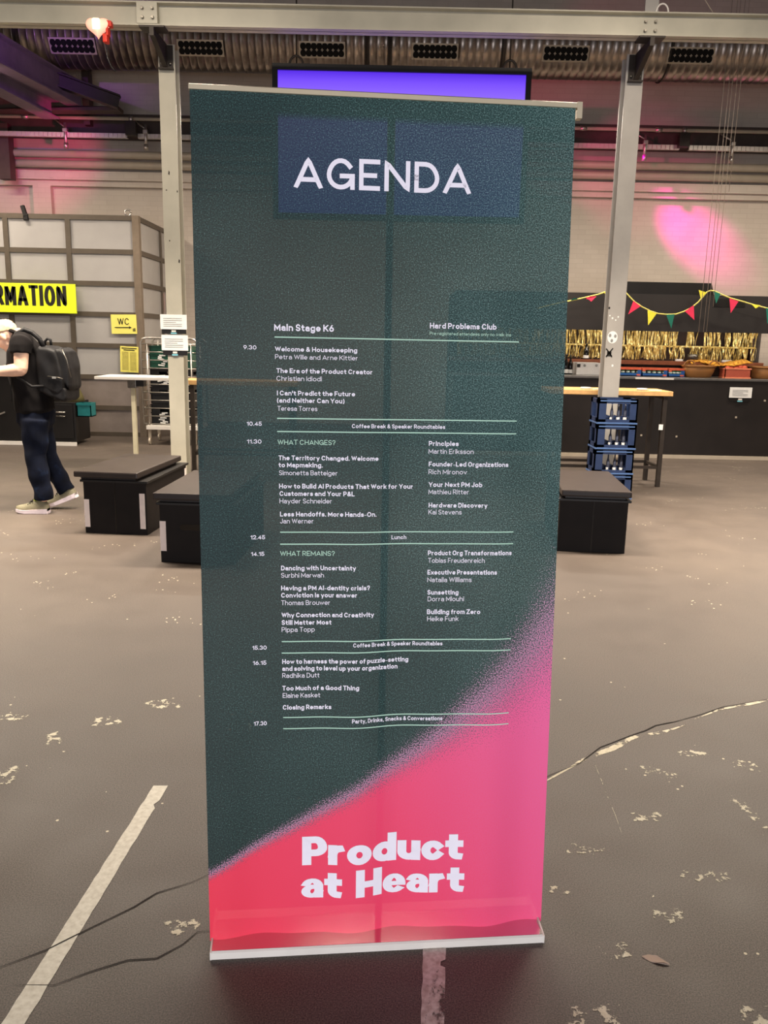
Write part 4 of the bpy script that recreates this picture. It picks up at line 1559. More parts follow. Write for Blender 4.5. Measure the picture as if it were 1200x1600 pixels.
gx0, gx1, gY = at(222, 600, 11.6).x, at(309, 600, 11.6).x, 11.6
gz1 = at(240, 528, gY).z
tr = thing('wire_trolley', 'tall wire roll trolley loaded with dark crates beside the booth', 'trolley', ((gx0 + gx1) / 2, gY + .3, 0))
zb0 = at(245, 668, gY).z
MB().box(gx0 + .04, gx1, gY - .02, gY + .60, zb0 - .03, zb0 + .03, .006).build('base_tray', MT['white_metal'], tr)
for yy in (gY, gY + .58):
    c = MB()
    pts = [(gx0, yy, zb0)] + [(gx0, yy, gz1 - .06), (gx0 + .03, yy, gz1 - .015), (gx0 + .08, yy, gz1)] + [(gx1 - .08, yy, gz1), (gx1 - .03, yy, gz1 - .015), (gx1, yy, gz1 - .06), (gx1, yy, zb0)]
    c.tube(pts, .014, 8)
    for xx in (gx0 + .085, gx1 - .085, (gx0 + gx1) / 2):
        c.tube([(xx, yy, zb0), (xx, yy, gz1 - (.08 if yy == gY else 0))], .010, 8)
    n = 11
    for k_ in range(n):
        zz = zb0 + .05 + (gz1 - .13 - zb0) * k_ / (n - 1)
        c.tube([(gx0, yy, zz), (gx1, yy, zz)], .0075, 6)
    c.build('wire_side', MT['chrome'], tr)
for xx in (gx0, gx1):
    c = MB()
    for k_ in range(6):
        zz = zb0 + .05 + (gz1 - .13 - zb0) * k_ / 5
        c.tube([(xx, gY, zz), (xx, gY + .58, zz)], .007, 6)
    c.build('wire_side', MT['chrome'], tr)
for xx in (gx0 + .07, gx1 - .07):
    for yy in (gY + .05, gY + .53):
        c = MB()
        c.tube([(xx - .012, yy, .052), (xx + .012, yy, .052)], .052, 16, smooth=False)
        c.box(xx - .02, xx + .02, yy - .012, yy + .012, .09, zb0 - .03)
        c.build('caster', MT['rib'], tr)


def crate(x0, x1, y0, y1, z0, h, m, label, marks=None, name='plastic_crate', group=None):
    o = thing(name, label, 'crate', ((x0 + x1) / 2, (y0 + y1) / 2, z0), group)
    b_ = MB()
    t = .012
    b_.box(x0, x1, y0, y1, z0, z0 + t)
    for (p0, p1, r0, r1) in ((x0, x1, y0, y0 + t), (x0, x1, y1 - t, y1), (x0, x0 + t, y0, y1), (x1 - t, x1, y0, y1)):
        b_.box(p0, p1, r0, r1, z0 + t, z0 + h * .62)
        b_.box(p0, p1, r0, r1, z0 + h * .80, z0 + h)
    for px in (x0, x1 - .12):
        for py in (y0, y1 - t):
            b_.box(px, px + .12, py, py + t, z0 + h * .62, z0 + h * .8)
    for px in (x0, x1 - t):
        for py in (y0, y1 - .12):
            b_.box(px, px + t, py, py + .12, z0 + h * .62, z0 + h * .8)
    bo_ = b_.build('body', m, o)
    r_ = MB()
    for zz in (z0 + h - .02, z0 + h * .55):
        r_.box(x0 - .008, x1 + .008, y0 - .008, y0, zz, zz + .02)
    r_.build('rim', m, bo_)
    if marks:
        q_ = MB()
        rr = random.Random(marks)
        for k_ in range(7):
            px, pz = x0 + .10 + .09 * rr.random(), z0 + h * (.12 + .075 * k_)
            q_.beam((px, y0 - .010, pz), (px + .05 + .04 * rr.random(), y0 - .010, pz + .03 * (rr.random() - .5)), .003, .018)
        q_.build('paint_mark', MT['paper'], o)
    return o


cr_y0, cr_y1 = gY + .06, gY + .52
cx0, cx1 = gx0 + .10, gx1 - .10
zz = zb0 + .03
for k_, (h, m, mk, lab) in enumerate(((.30, 'black_crate', 3, 'black crate at the bottom of the wire trolley'), (.24, 'black_crate', 0, 'black crate, second from the bottom in the wire trolley'), (.26, 'black_crate', 5, 'black crate right under the green one in the wire trolley'), (.30, 'green_crate', 8, 'dark green crate on top of the stack in the wire trolley'))):
    crate(cx0, cx1, cr_y0, cr_y1, zz, h - .006, MT[m], lab, mk)
    zz += h

# ------------------------------------------------------------------ black bench boxes


def bench(c, yaw, label, dx=0.0, cyaw=0.0, w=.50, depth=.98, h=.47, tapes=(), slot=None, seams=True):
    """c: front-left corner on the floor"""
    xf = Matrix.Translation(c) @ Matrix.Rotation(R(yaw), 4, 'Z')
    o = thing('bench_box', label, 'bench', c)
    q = MB(xf)
    hb = h - .085
    q.box(0, w, 0, depth, 0, hb, .004)
    if seams:
        q.mi = 1
        q.box(w / 2 - .003, w / 2 + .003, -.0015, .002, .0, hb - .005)
    bd = q.build('box', [MT['bench'], MT['bottle_dark']], o)
    MB(xf).box(-.018, w + .018, -.018, depth + .018, hb, hb + .018, .003).build('lid_board', MT['black'], o)
    xf2 = xf @ Matrix.Translation((dx, 0, 0)) @ Matrix.Rotation(R(cyaw), 4, 'Z')
    MB(xf2).box(-.015, w - .005, -.03, depth - .01, h - .047, h, .010).box(.02, w - .04, .02, depth - .05, hb + .018, h - .045).build('seat_pad', MT['vinyl'], o)
    for tx, ty, z0, z1, side in tapes:
        t = MB(xf)
        if side == 'f':
            t.box(tx, tx + .042, -.003, 0, z0, z1)
        else:
            t.box(w, w + .003, ty, ty + .042, z0, z1)
        t.build('tape_strip', MT['tape'], o)
    if slot:
        s_ = MB(xf)
        s_.prism([(slot + .075 * (1 if math.cos(R(t)) > 0 else -1) + .022 * math.cos(R(t)), -.002, hb * .62 + .022 * math.sin(R(t))) for t in range(0, 360, 15)], (0, .003, 0))
        s_.build('hand_slot', MT['bottle_dark'], o)
    return o


bench(fl(134, 832.6), -4.5, 'black padded bench box nearest the man with white tape on its corners', dx=-.045, cyaw=-1, h=.495,
      tapes=((0.0, 0, .05, .27, 'f'), (.445, 0, .05, .33, 'f'), (0, .93, .12, .385, 's')))
bench(fl(252, 878), -3, 'black bench box half hidden by the banner edge, with a hand slot', dx=-.02, h=.49, w=.52,
      tapes=((-.001, 0, .08, .29, 'f'),), slot=.235, seams=False)
bench(fl(870, 861), -5, 'black bench box in front of the blue crates', dx=.02, h=.475, w=.50)

# ------------------------------------------------------------------ bar table and blue bottle crates by the grey column
wooden_table(at(860, 610, 8.95).x, at(1052, 618, 8.95).x, 8.95, .57, at(1000, 611, 8.95).z, 'wooden bar table behind the blue crates and the grey column')
c = at(1034, 668, 8.95)
tag(MB().box(c.x - .022, c.x + .022, 8.978, 8.987, c.z - .03, c.z + .03).build('label_sticker', MT['paper']), 'small white sticker on the end leg of the bar table', 'sticker')
for k_, px in enumerate((915, 1003)):
    c = at(px, 610, 9.1)
    zt2 = at(1000, 611, 8.95).z
    q = MB()
    q.lathe([(.0, 0), (.05, 0), (.06, .012), (.055, .022), (.045, .014), (.0, .01)], (c.x, 9.1, zt2), 18)
    q.box(c.x + .07, c.x + .2, 9.05, 9.15, zt2, zt2 + .008)
    tag(q.build('ashtray', MT['white_metal']), ['small pale dish on the bar table beside the banner', 'small pale dish on the bar table above the crates'][k_], 'dish')

bx0, by0, ch = at(934, 640, 8.22).x, 8.22, .252
bcs = []
bott = []
order = ['topmost of the four blue bottle crates, against the grey column', 'second blue bottle crate from the top of the stack', 'third blue bottle crate from the top of the stack', 'lowest blue bottle crate, mostly behind the black bench box']


def bottle_crate(z0, dx, label):
    x0, x1, y0, y1 = bx0 + dx, bx0 + dx + .395, by0, by0 + .29
    o = thing('bottle_crate', label, 'crate', ((x0 + x1) / 2, (y0 + y1) / 2, z0), 'blue bottle crates by the grey column')
    q = MB()
    t = .014
    q.box(x0, x1, y0, y1, z0, z0 + .016)
    for yy in (y0, y1 - t):                       # long sides: posts, sill, top bar, opening between
        q.box(x0, x0 + .085, yy, yy + t, z0 + .02, z0 + ch - .006)
        q.box(x1 - .075, x1, yy, yy + t, z0 + .02, z0 + ch - .006)
        q.box(x0, x1, yy, yy + t, z0 + .012, z0 + .045)
        q.box(x0, x1, yy, yy + t, z0 + ch - .05, z0 + ch - .006)
    for xx in (x0, x1 - t):
        q.box(xx, xx + t, y0, y0 + .07, z0 + .02, z0 + ch - .006)
        q.box(xx, xx + t, y1 - .07, y1, z0 + .02, z0 + ch - .006)
        q.box(xx, xx + t, y0, y1, z0 + .012, z0 + .06)
        q.box(xx, xx + t, y0, y1, z0 + ch - .05, z0 + ch - .006)
    bo_ = q.build('body', MT['blue_crate'], o)
    r_ = MB()
    r_.box(x0 - .006, x1 + .006, y0 - .008, y0, z0, z0 + .016, .003)
    r_.box(x0 + .02, x1 - .02, y0 - .006, y0, z0 + ch - .03, z0 + ch - .018)
    r_.box(x0 - .006, x0, y0 - .006, y1 + .006, z0, z0 + .016, .003)
    r_.build('rim', mat('light_navy_plastic', (72, 100, 146), .4) if 'light_navy_plastic' not in bpy.data.materials else bpy.data.materials['light_navy_plastic'], bo_)
    d_ = MB()
    for k_ in range(1, 5):
        xx = x0 + .395 * k_ / 5
        d_.box(xx - .003, xx + .003, y0 + t, y1 - t, z0 + .016, z0 + .07)
    d_.box(x0 + t, x1 - t, (y0 + y1) / 2 - .003, (y0 + y1) / 2 + .003, z0 + .016, z0 + .07)
    d_.build('divider', MT['blue_crate'], o)
    return o


def bottle(x, y, z, h, r, m, label, group, cap='paper', nm='bottle'):
    o = thing(nm, label, 'bottle', (x, y, z), group)
    MB().lathe([(r * .9, 0), (r, .006), (r, h * .52), (r * .85, h * .6), (r * .42, h * .74), (r * .38, h * .95)], (x, y, z), 14).build('glass_body', MT[m], o)
    MB().lathe([(r * .46, h * .94), (r * .46, h), (r * .3, h)], (x, y, z), 12).build('cap', MT['bolt'], o)
    MB().lathe([(r * 1.02, h * .06), (r * 1.03, h * .07), (r * 1.03, h * .24), (r * 1.02, h * .25)], (x, y, z), 14).build('label_band', MT[cap], o)
    return o


p0 = None
for k_ in range(4):
    z0 = ch * (3 - k_)
    dx = (0.0, .004, .0, .006)[k_]
    bottle_crate(z0, dx, order[k_])
    for j, fx in enumerate((.155, .222, .288)):
        lab = 'slim dark bottle standing inside the ' + ('topmost', 'second', 'third', 'lowest')[k_] + ' blue crate'
        if p0 is None:
            p0 = bottle(bx0 + fx, by0 + .055, .0165, .19, .017, 'bottle_navy', lab, 'bottles in the blue crates')
            p0.location.z += z0
            base0 = p0
        else:
            dup(base0, (fx - .155 + dx, 0, z0 - ch * 3), lab)

# ------------------------------------------------------------------ the bar
RY = 11.35
rz = at(1000, 589, RY).z
x_l, x_r = .9, 10.9
br_ = thing('bar_counter', 'long black bar counter with a steel edge and a white notice on its front', 'bar', (5, RY, 0))
MB().box(x_l, x_r, RY, RY + .08, .05, rz - .03).box(x_l, x_r, RY + .08, RY + .75, .05, rz - .05).build('front_panel', mat('scuffed_black_front', (33, 28, 26), .45, 0, .3, 2.5, .05, 40), br_)
MB().box(x_l - .02, x_r, RY - .02, RY + .78, rz - .03, rz, .005).build('counter_top', MT['counter_metal'], br_)
c0, c1 = at(992, 592, RY), at(1052, 592, RY)
MB().box(c0.x, c1.x, RY - .026, RY - .02, rz - .028, rz - .004).build('edge_plate', MT['white_metal'], br_)
MB().box(x_l, x_r, RY - .02, RY + .01, 0, .05).build('kick_strip', MT['rib'], br_)
sc2 = MB()
for px, py in ((1002, 680), (1057, 682), (1195, 626), (1150, 652)):
    c = at(px, py, RY - .001)
    sc2.box(c.x - .012, c.x + .012, RY - .003, RY, c.z - .012, c.z + .012)
sc2.build('chip_marks', MT['rib'], br_)
white_notice(1141, 605, 1174, 622, RY - .028, 'white sheet taped to the front of the black bar counter', .32, .012)
# fascia over the opening, raised box on top of it
FY = 11.45
fz1, fz0 = at(1000, 459, FY).z, at(1000, 517, FY).z
fa = thing('bar_fascia', 'black board fascia over the bar opening with the bunting in front', 'fascia', (5, FY, fz0))
MB().box(x_l, x_r, FY, FY + .06, fz0, fz1).box(x_l, x_r, FY + .06, 12.7, fz1 - .05, fz1 - .01).build('board', mat('charcoal_board', (37, 33, 32), .6, 0, .12, 2, .03, 60), fa)
s0, s1 = at(979, 445, FY + .02), at(1114, 447, FY + .02)
uz = at(1045, 441, FY).z
uf = MB()
uf.prism([(s0.x, FY + .02, fz1 - .06), (s1.x + .06, FY + .02, fz1 - .06), (s1.x + .02, FY + .02, fz1 + .02), (s1.x - .02, FY + .02, uz), (s0.x, FY + .02, uz)], (0, .5, 0))
uf.build('raised_box', MT['black'], fa)
a, b = at(1116, 463, FY - .004), at(1138, 480, FY - .004)
MB().box(a.x, b.x + .22, FY - .005, FY, b.z, a.z - .03).build('patch_board', MT['black'], fa)
struct('wall_bar', MB().box(x_l, at(1184, 540, 12.6).x, 12.6, 12.7, 0, fz1 - .06), MT['dark_wood'], 'dark brown back of the bar')
MBx = at(1184, 540, 12.05).x
struct('wall_bar_end', MB().box(at(1188, 540, 12.35).x, 10.9, 12.35, 12.6, 0, fz1 - .06), MT['wall'], 'pale wall beside the bar shelf')
# hanging shelf
SY = 12.0
sz = at(1000, 566, SY).z
sx1 = at(1193, 570, SY).x
shf = thing('bar_shelf', 'long reddish brown shelf board behind the bar under the gold fringe', 'shelf', ((x_l + sx1) / 2, SY, sz))
MB().box(x_l, sx1, SY, SY + .30, sz - .032, sz + .025, .004).build('board', MT['brown_wood'], shf)
for px in (975, 1110):
    x = at(px, 570, SY).x
    MB().prism([(x, SY + .28, sz - .032), (x, SY + .04, sz - .032), (x, SY + .28, sz - .22)], (.02, 0, 0)).build('bracket', MT['black'], shf)
for x in (at(1186, 560, SY).x, 1.2):
    MB().box(x - .02, x + .02, SY + .26, 12.6, sz - .1, fz0 + .3).build('side_upright', MT['dark_wood'], shf)


# gold foil fringe in two tiers
def fringe(z1, z0, Y, seed, gaps, label):
    rr = random.Random(seed)
    q = MB()
    x = x_l + .1
    xe = at(1181, 540, Y).x
    while x < xe:
        x += .005 + .008 * rr.random()
        if any(g0 < x < g1 for g0, g1 in gaps) or rr.random() < .17:
            continue
        w = .010 + .012 * rr.random()
        L = (z1 - z0) * (.82 + .18 * rr.random())
        n = 4
        ph, tw = rr.random() * 6.28, rr.random() * 3
        v = []
        for i in range(n + 1):
            a = ph + tw * i / n
            z = z1 - L * i / n
            dx, dyy = math.cos(a) * w / 2, math.sin(a) * w / 2
            sx_ = .008 * math.sin(ph + i)
            yy = Y + .015 * math.sin(ph * 3 + i * .8)
            v += [(x + sx_ - dx, yy - dyy, z), (x + sx_ + dx, yy + dyy, z)]
        q.add(v, [(2 * i, 2 * i + 1, 2 * i + 3, 2 * i + 2) for i in range(n)])
    q.box(x_l + .1, xe, Y - .004, Y + .004, z1 - .012, z1 + .01)
    o = q.build('foil_fringe', MT['gold'])
    return tag(o, label, 'fringe', None, 'stuff')


gp = lambda Y, *pr: [(at(a_, 530, Y).x, at(b_, 530, Y).x) for a_, b_ in pr]
fringe(fz0 + .06, at(1000, 543, 12.25).z, 12.25, 3, gp(12.25, (1059, 1073), (1084, 1087), (1091, 1101), (1128, 1133)), 'upper tier of gold foil fringe hanging under the black fascia')
fringe(at(1000, 540, 12.12).z, sz + .03, 12.12, 5, gp(12.12, (1043, 1048), (1070, 1080), (1170, 1176)), 'lower tier of gold foil fringe ending on the brown shelf')
# things on the shelf
for k_, (px, h, r, lab) in enumerate(((913, .22, .04, 'dark bottle showing between the fringe strands at the banner side'), (1078, .10, .07, 'low dark bowl on the brown shelf below a gap in the fringe'))):
    x = at(px, 562, SY + .15).x
    if k_ == 0:
        bottle(x, SY + .06, sz + .027, h, r, 'bottle_dark', lab, None)
    else:
        q = MB()
        q.lathe([(r * .5, 0), (r, h * .5), (r, h), (r * .92, h), (r * .9, h * .5), (0, .012)], (x, SY + .06, sz + .027), 18)
        tag(q.build('bowl', MT['bolt']), lab, 'bowl')
for k_, (p0_, p1_) in enumerate(((1055, 1066), (1128, 1143))):
    a, b = at(p0_, 563, SY + .05), at(p1_, 563, SY + .05)
    tag(MB().box(a.x, b.x, SY + .02, SY + .07, sz + .025, sz + .055, .004).build('small_box', MT['carton']), ['short white box lying on the brown shelf', 'longer white box lying on the brown shelf near its end'][k_], 'box')

# things on the bar counter
IY = 11.7
a, b = at(900, 590, IY), at(938, 567, IY)
cbo = thing('carton', 'white carton with round holes standing on the bar counter', 'box', ((a.x + b.x) / 2, IY + .12, rz))
ht = b.z - rz
MB().box(a.x, b.x, IY, IY + .25, rz, rz + ht, .006).build('box', MT['carton'], cbo)
for px in (913.5, 932):
    c = at(px, 571, IY - .002)
    MB().tube([(c.x, IY - .004, c.z), (c.x, IY + .004, c.z)], .018, 14).build('round_hole', MT['grey_ink'], cbo)
c = at(904, 571, IY)
MB().box(c.x - .02, c.x + .025, IY - .004, IY, c.z - .025, c.z + .02).build('label_patch', MT['ink'], cbo)
for k_, px in enumerate((878, 884.5, 892)):
    x = at(px, 580, IY).x
    bottle(x, IY + .03 * k_, rz, .29 - .01 * k_, .033, 'bottle_dark', ['dark bottle on the bar farthest from the white carton', 'middle one of the three dark bottles beside the white carton', 'dark bottle right beside the white carton on the bar'][k_], 'dark bottles on the bar')

cans = []
first = None
names = ['nearest the grey column', 'in the middle of the three', 'beside the big wicker basket']
for k_, (p0_, p1_) in enumerate(((962, 1001), (1003, 1042), (1044, 1069))):
    a, b = at(p0_, 590, IY - .1), at(p1_, 590, IY - .1)
    Y0 = IY - .1
    z1 = at(1020, 575, Y0).z
    o = thing('drink_case', 'blue and red card case of cans ' + names[k_], 'case', ((a.x + b.x) / 2, Y0 + .13, rz), 'cases of cans on the bar')
    h = z1 - rz
    q = MB()
    q.box(a.x, b.x, Y0, Y0 + .28, rz, rz + .012)
    q.box(a.x, b.x, Y0, Y0 + .006, rz, rz + .36 * h)
    q.box(a.x, b.x, Y0 + .274, Y0 + .28, rz, rz + .36 * h)
    q.box(a.x, a.x + .006, Y0, Y0 + .28, rz, rz + .5 * h)
    q.box(b.x - .006, b.x, Y0, Y0 + .28, rz, rz + .5 * h)
    q.box(b.x - .05, b.x, Y0 - .002, Y0, rz, rz + .72 * h)
    q.build('tray', MT['case_blue'], o)
    q = MB()
    q.box(a.x, b.x, Y0, Y0 + .28, rz + h - .028, rz + h)
    q.box(b.x - .06, b.x - .01, Y0 - .004, Y0 - .002, rz + .08 * h, rz + .25 * h)
    q.box(a.x, a.x + .04, Y0 - .004, Y0, rz + h - .045, rz + h)
    q.build('card_lid', MT['case_red'], o)
    n = 5 if k_ < 2 else 4
    for j in range(n):
        x = a.x + .032 + (b.x - a.x - .064) * j / (n - 1)
        lab = 'green can in the front row of the case ' + names[k_]
        if first is None:
            first = thing('drink_can', lab, 'can', (x, Y0 + .036, rz + .013), 'cans in the cases on the bar')
            first_pos = Vector((x, Y0 + .036, rz + .013))
            hc = h - .044
            MB().lathe([(.022, 0), (.027, .01), (.027, hc - .01), (.022, hc)], first_pos, 14).build('can_body', MT['can_green'], first)
            MB().lathe([(.0275, hc * .5), (.0275, hc * .72)], first_pos, 14).build('label_band', MT['paper'], first)
        else:
            dup(first, Vector((x, Y0 + .036, rz + .013)) - first_pos, lab)


def basket(px0, px1, h_px, Y, m, label, handles=True, sq=.7, taper=.72, cat='basket'):
    a, b = at(px0, 585, Y), at(px1, 585, Y)
    cx, rad = (a.x + b.x) / 2, (b.x - a.x) / 2
    h = at(1100, 585 - h_px, Y).z - at(1100, 585, Y).z
    cyy = Y + rad * sq
    o = thing('wicker_basket', label, cat, (cx, cyy, rz))
    MB().lathe([(rad * taper * .9, 0), (rad * taper, .006), (rad * .88, h * .5), (rad * .97, h * .93), (rad * .90, h * .93), (rad * .8, h * .5), (rad * taper * .9, .02), (0.001, .02)], (cx, cyy, rz), 36, 1, sq).build('woven_body', MT[m], o)
    MB().tube([(cx + rad * .97 * math.cos(R(t)), cyy + rad * .97 * sq * math.sin(R(t)), rz + h * .95) for t in range(0, 361, 12)], .014, 8).build('rim', MT[m], o)
    if handles:
        for s_ in (-1, 1):
            MB().tube([(cx + s_ * rad * .72 + .075 * math.cos(R(t)), cyy - rad * sq * .62, rz + h * .93 + .075 * math.sin(R(t))) for t in range(0, 181, 15)], .010, 8).build('handle', MT[m], o)
    return o, cx, cyy, rad, h


BKY = 11.48
_, cx, cyy, rad, h = basket(1071, 1125, 19, BKY, 'wicker', 'big brown wicker basket with two ring handles on the bar')
cl = MB()
rows = []
for i in range(15):
    t = i / 14
    rows.append([Vector((cx - rad * .6 + t * rad * 3.5, cyy - .10 + .2 * j / 3 + .02 * math.sin(i * 1.7), rz + h * 1.02 + .03 + .022 * math.sin(t * 9) + .02 * math.sin(j * 2 + i) + .014 - (.03 if j in (0, 3) else 0))) for j in range(4)])
for a_, b_ in zip(rows, rows[1:]):
    for j in range(3):
        cl.add([a_[j], a_[j + 1], b_[j + 1], b_[j]], [(0, 1, 2, 3)], True)
clo = cl.build('mustard_cloth', MT['cloth_yellow'])
tag(clo, 'mustard yellow cloth strip laid across the wicker baskets', 'cloth')
sm = clo.modifiers.new('thick', 'SOLIDIFY')
sm.thickness = .012
basket(1180, 1240, 19, BKY + .02, 'wicker', 'brown wicker basket at the far end of the row, beyond the red basket', False, .7, .9)
a, b = at(1133, 580, BKY), at(1174, 580, BKY)
rbz = at(1150, 573, BKY).z
o = thing('wicker_basket', 'small reddish rectangular basket between the brown baskets', 'basket', ((a.x + b.x) / 2, BKY + .1, rz))
q = MB()
hh = rbz - rz
q.box(a.x, b.x, BKY, BKY + .2, rz, rz + .01)
for (p0_, p1_, r0, r1) in ((a.x, b.x, 0, .012), (a.x, b.x, .188, .2), (a.x, a.x + .012, 0, .2), (b.x - .012, b.x, 0, .2)):
    q.box(p0_, p1_, BKY + r0, BKY + r1, rz, rz + hh * .8)
q.build('woven_body', MT['wicker_red'], o)
rim_m = mat('orange_wicker_rim', (226, 136, 100), .6)
for z_ in (.0, .76):
    q = MB()
    for (p0_, p1_, r0, r1) in ((a.x - .006, b.x + .006, -.006, 0), (a.x - .006, b.x + .006, .2, .206), (a.x - .006, a.x, -.006, .206), (b.x, b.x + .006, -.006, .206)):
        q.box(p0_, p1_, BKY + r0, BKY + r1, rz + hh * z_ + .002, rz + hh * z_ + .018)
    q.build('rim', rim_m, o)
rr = random.Random(4)
lumps = []
for k_ in range(5):
    cx_, cz_ = a.x + .065 + k_ * (b.x - a.x - .13) / 4, rz + hh * (.78 + .12 * rr.random())
    q = MB()
    rad_ = .045 + .012 * rr.random()
    q.lathe([(0.002, -rad_ * .8), (rad_ * .7, -rad_ * .5), (rad_, 0), (rad_ * .72, rad_ * .55), (0.002, rad_ * .8)], (cx_, BKY + .09 + .02 * (k_ % 2), cz_), 12)
    tag(q.build('orange_packet', MT['case_red']), 'orange packet heaped in the small red basket', 'packet', 'packets in the small red basket')

# ------------------------------------------------------------------ bunting across the bar
NY = 11.25
spts = [(840, 482), (872, 474), (905, 467), (935, 460), (952, 454), (977, 456), (985, 465), (992, 472), (1004, 480), (1016, 486), (1028, 490), (1042, 491.5), (1056, 491), (1068, 487), (1080, 481), (1090, 473), (1099, 463), (1105, 456), (1110, 454), (1117, 455), (1127, 460), (1142, 466), (1160, 471), (1180, 477), (1200, 482), (1240, 489)]
bu = thing('bunting', 'bunting of red, yellow and green pennants strung across the bar', 'bunting', at(1050, 480, NY))
MB().tube([at(x, y, NY) for x, y in spts], .009, 6).build('string', MT['cord_yellow'], bu)


def flag(p0_, p1_, tip, colr):
    a, b, t = at(*p0_, NY - .012), at(*p1_, NY - .012), at(*tip, NY - .02)
    o = MB().prism([a, b, t], (0, .006, 0)).build('pennant', MT['flag_' + colr], bu)
    return o


for p0_, p1_, tip, colr in (((891, 470), (904, 467), (897, 465.5), 'green'), ((915, 465), (932, 463), (924, 471), 'red'), ((916, 468), (930, 464), (922, 462.5), 'red'),
                            ((944, 456), (951, 455), (947, 463), 'yellow'),
                            ((990, 470), (1001, 478.5), (982, 491), 'red'), ((1012, 485), (1026, 490), (1013, 508), 'yellow'), ((1041, 491.5), (1054, 491), (1049, 513), 'green'),
                            ((1070, 486), (1084, 477), (1085, 500), 'red'), ((1092, 453), (1104, 457), (1095, 466), 'yellow'), ((1115, 455), (1126, 459), (1119, 474), 'green'),
                            ((1140, 466), (1154, 471), (1142, 489), 'red'), ((1174, 475), (1188, 477), (1181, 482), 'yellow'), ((1197, 481), (1210, 484), (1199, 506), 'green')):
    flag(p0_, p1_, tip, colr)


# ------------------------------------------------------------------ the man with the backpack
MY = 7.12


def J(px, py, dyv=0.0):
    return at(px, py, MY + dyv)


def ellring(c, t, a, b, side=Vector((0, 1, 0)), n=18):
    """ring round c across direction t: half-size a across the view, b sideways"""
    t = t.normalized()
    s_ = (side - t * side.dot(t)).normalized()
    u = t.cross(s_)
    return [c + u * (a * math.cos(2 * math.pi * k / n)) + s_ * (b * math.sin(2 * math.pi * k / n)) for k in range(n)]


def limb(mb, pts, rad, side=Vector((0, 1, 0)), dome=True):
    """tapering limb through pts; rad: radius or (a, b) per point"""
    pts = [Vector(p) for p in pts]
    rad = [r if isinstance(r, tuple) else (r, r) for r in rad]
    P, Q = [], []
    for i in range(len(pts) - 1):
        for k in range(4):
            t = k / 4
            P.append(pts[i].lerp(pts[i + 1], t))
            Q.append((rad[i][0] + (rad[i + 1][0] - rad[i][0]) * t, rad[i][1] + (rad[i + 1][1] - rad[i][1]) * t))
    P.append(pts[-1])
    Q.append(rad[-1])
    rings = []
    n = len(P)
    for i in range(n):
        t = P[min(i + 1, n - 1)] - P[max(i - 1, 0)]
        if dome and i == 0:
            for f_, g_ in ((.95, .3), (.7, .7)):
                rings.append(ellring(P[0] - t.normalized() * Q[0][0] * f_ * .8, t, Q[0][0] * g_, Q[0][1] * g_, side))
        rings.append(ellring(P[i], t, Q[i][0], Q[i][1], side))
        if dome and i == n - 1:
            for f_, g_ in ((.7, .7), (.95, .3)):
                rings.append(ellring(P[-1] + t.normalized() * Q[-1][0] * f_ * .8, t, Q[-1][0] * g_, Q[-1][1] * g_, side))
    mb.loft(rings)
    return mb


def fuse(mb, name, m, parent, voxel=.009, smooth=6, disp=0.0, dscale=20):
    """melts the collected volumes into one continuous skin"""
    o = mb.build(name + '_raw', m, parent)
    md = o.modifiers.new('r', 'REMESH')
    md.mode = 'VOXEL'
    md.voxel_size = voxel
    md.use_smooth_shade = True
    sm_ = o.modifiers.new('s', 'SMOOTH')
    sm_.factor = .5
    sm_.iterations = smooth
    bpy.context.view_layer.update()
    ev = o.evaluated_get(bpy.context.evaluated_depsgraph_get())
    me_ = bpy.data.meshes.new_from_object(ev)
    me_.name = name
    if disp:
        nr = [v.normal.copy() for v in me_.vertices]
        for v, n_ in zip(me_.vertices, nr):
            v.co += n_ * disp * mnoise.noise(Vector((v.co.x * dscale, v.co.y * dscale * .7, v.co.z * dscale * .6)))
    me_.materials.clear()
    me_.materials.append(m)
    for p_ in me_.polygons:
        p_.use_smooth = True
    w_ = WORLD.pop(o.name, None)
    bpy.data.objects.remove(o)
    no = bpy.data.objects.new(name, me_)
    COL.objects.link(no)
    if parent is not None:
        no.parent = parent
    if w_ is not None:
        WORLD[no.name] = w_
    return no


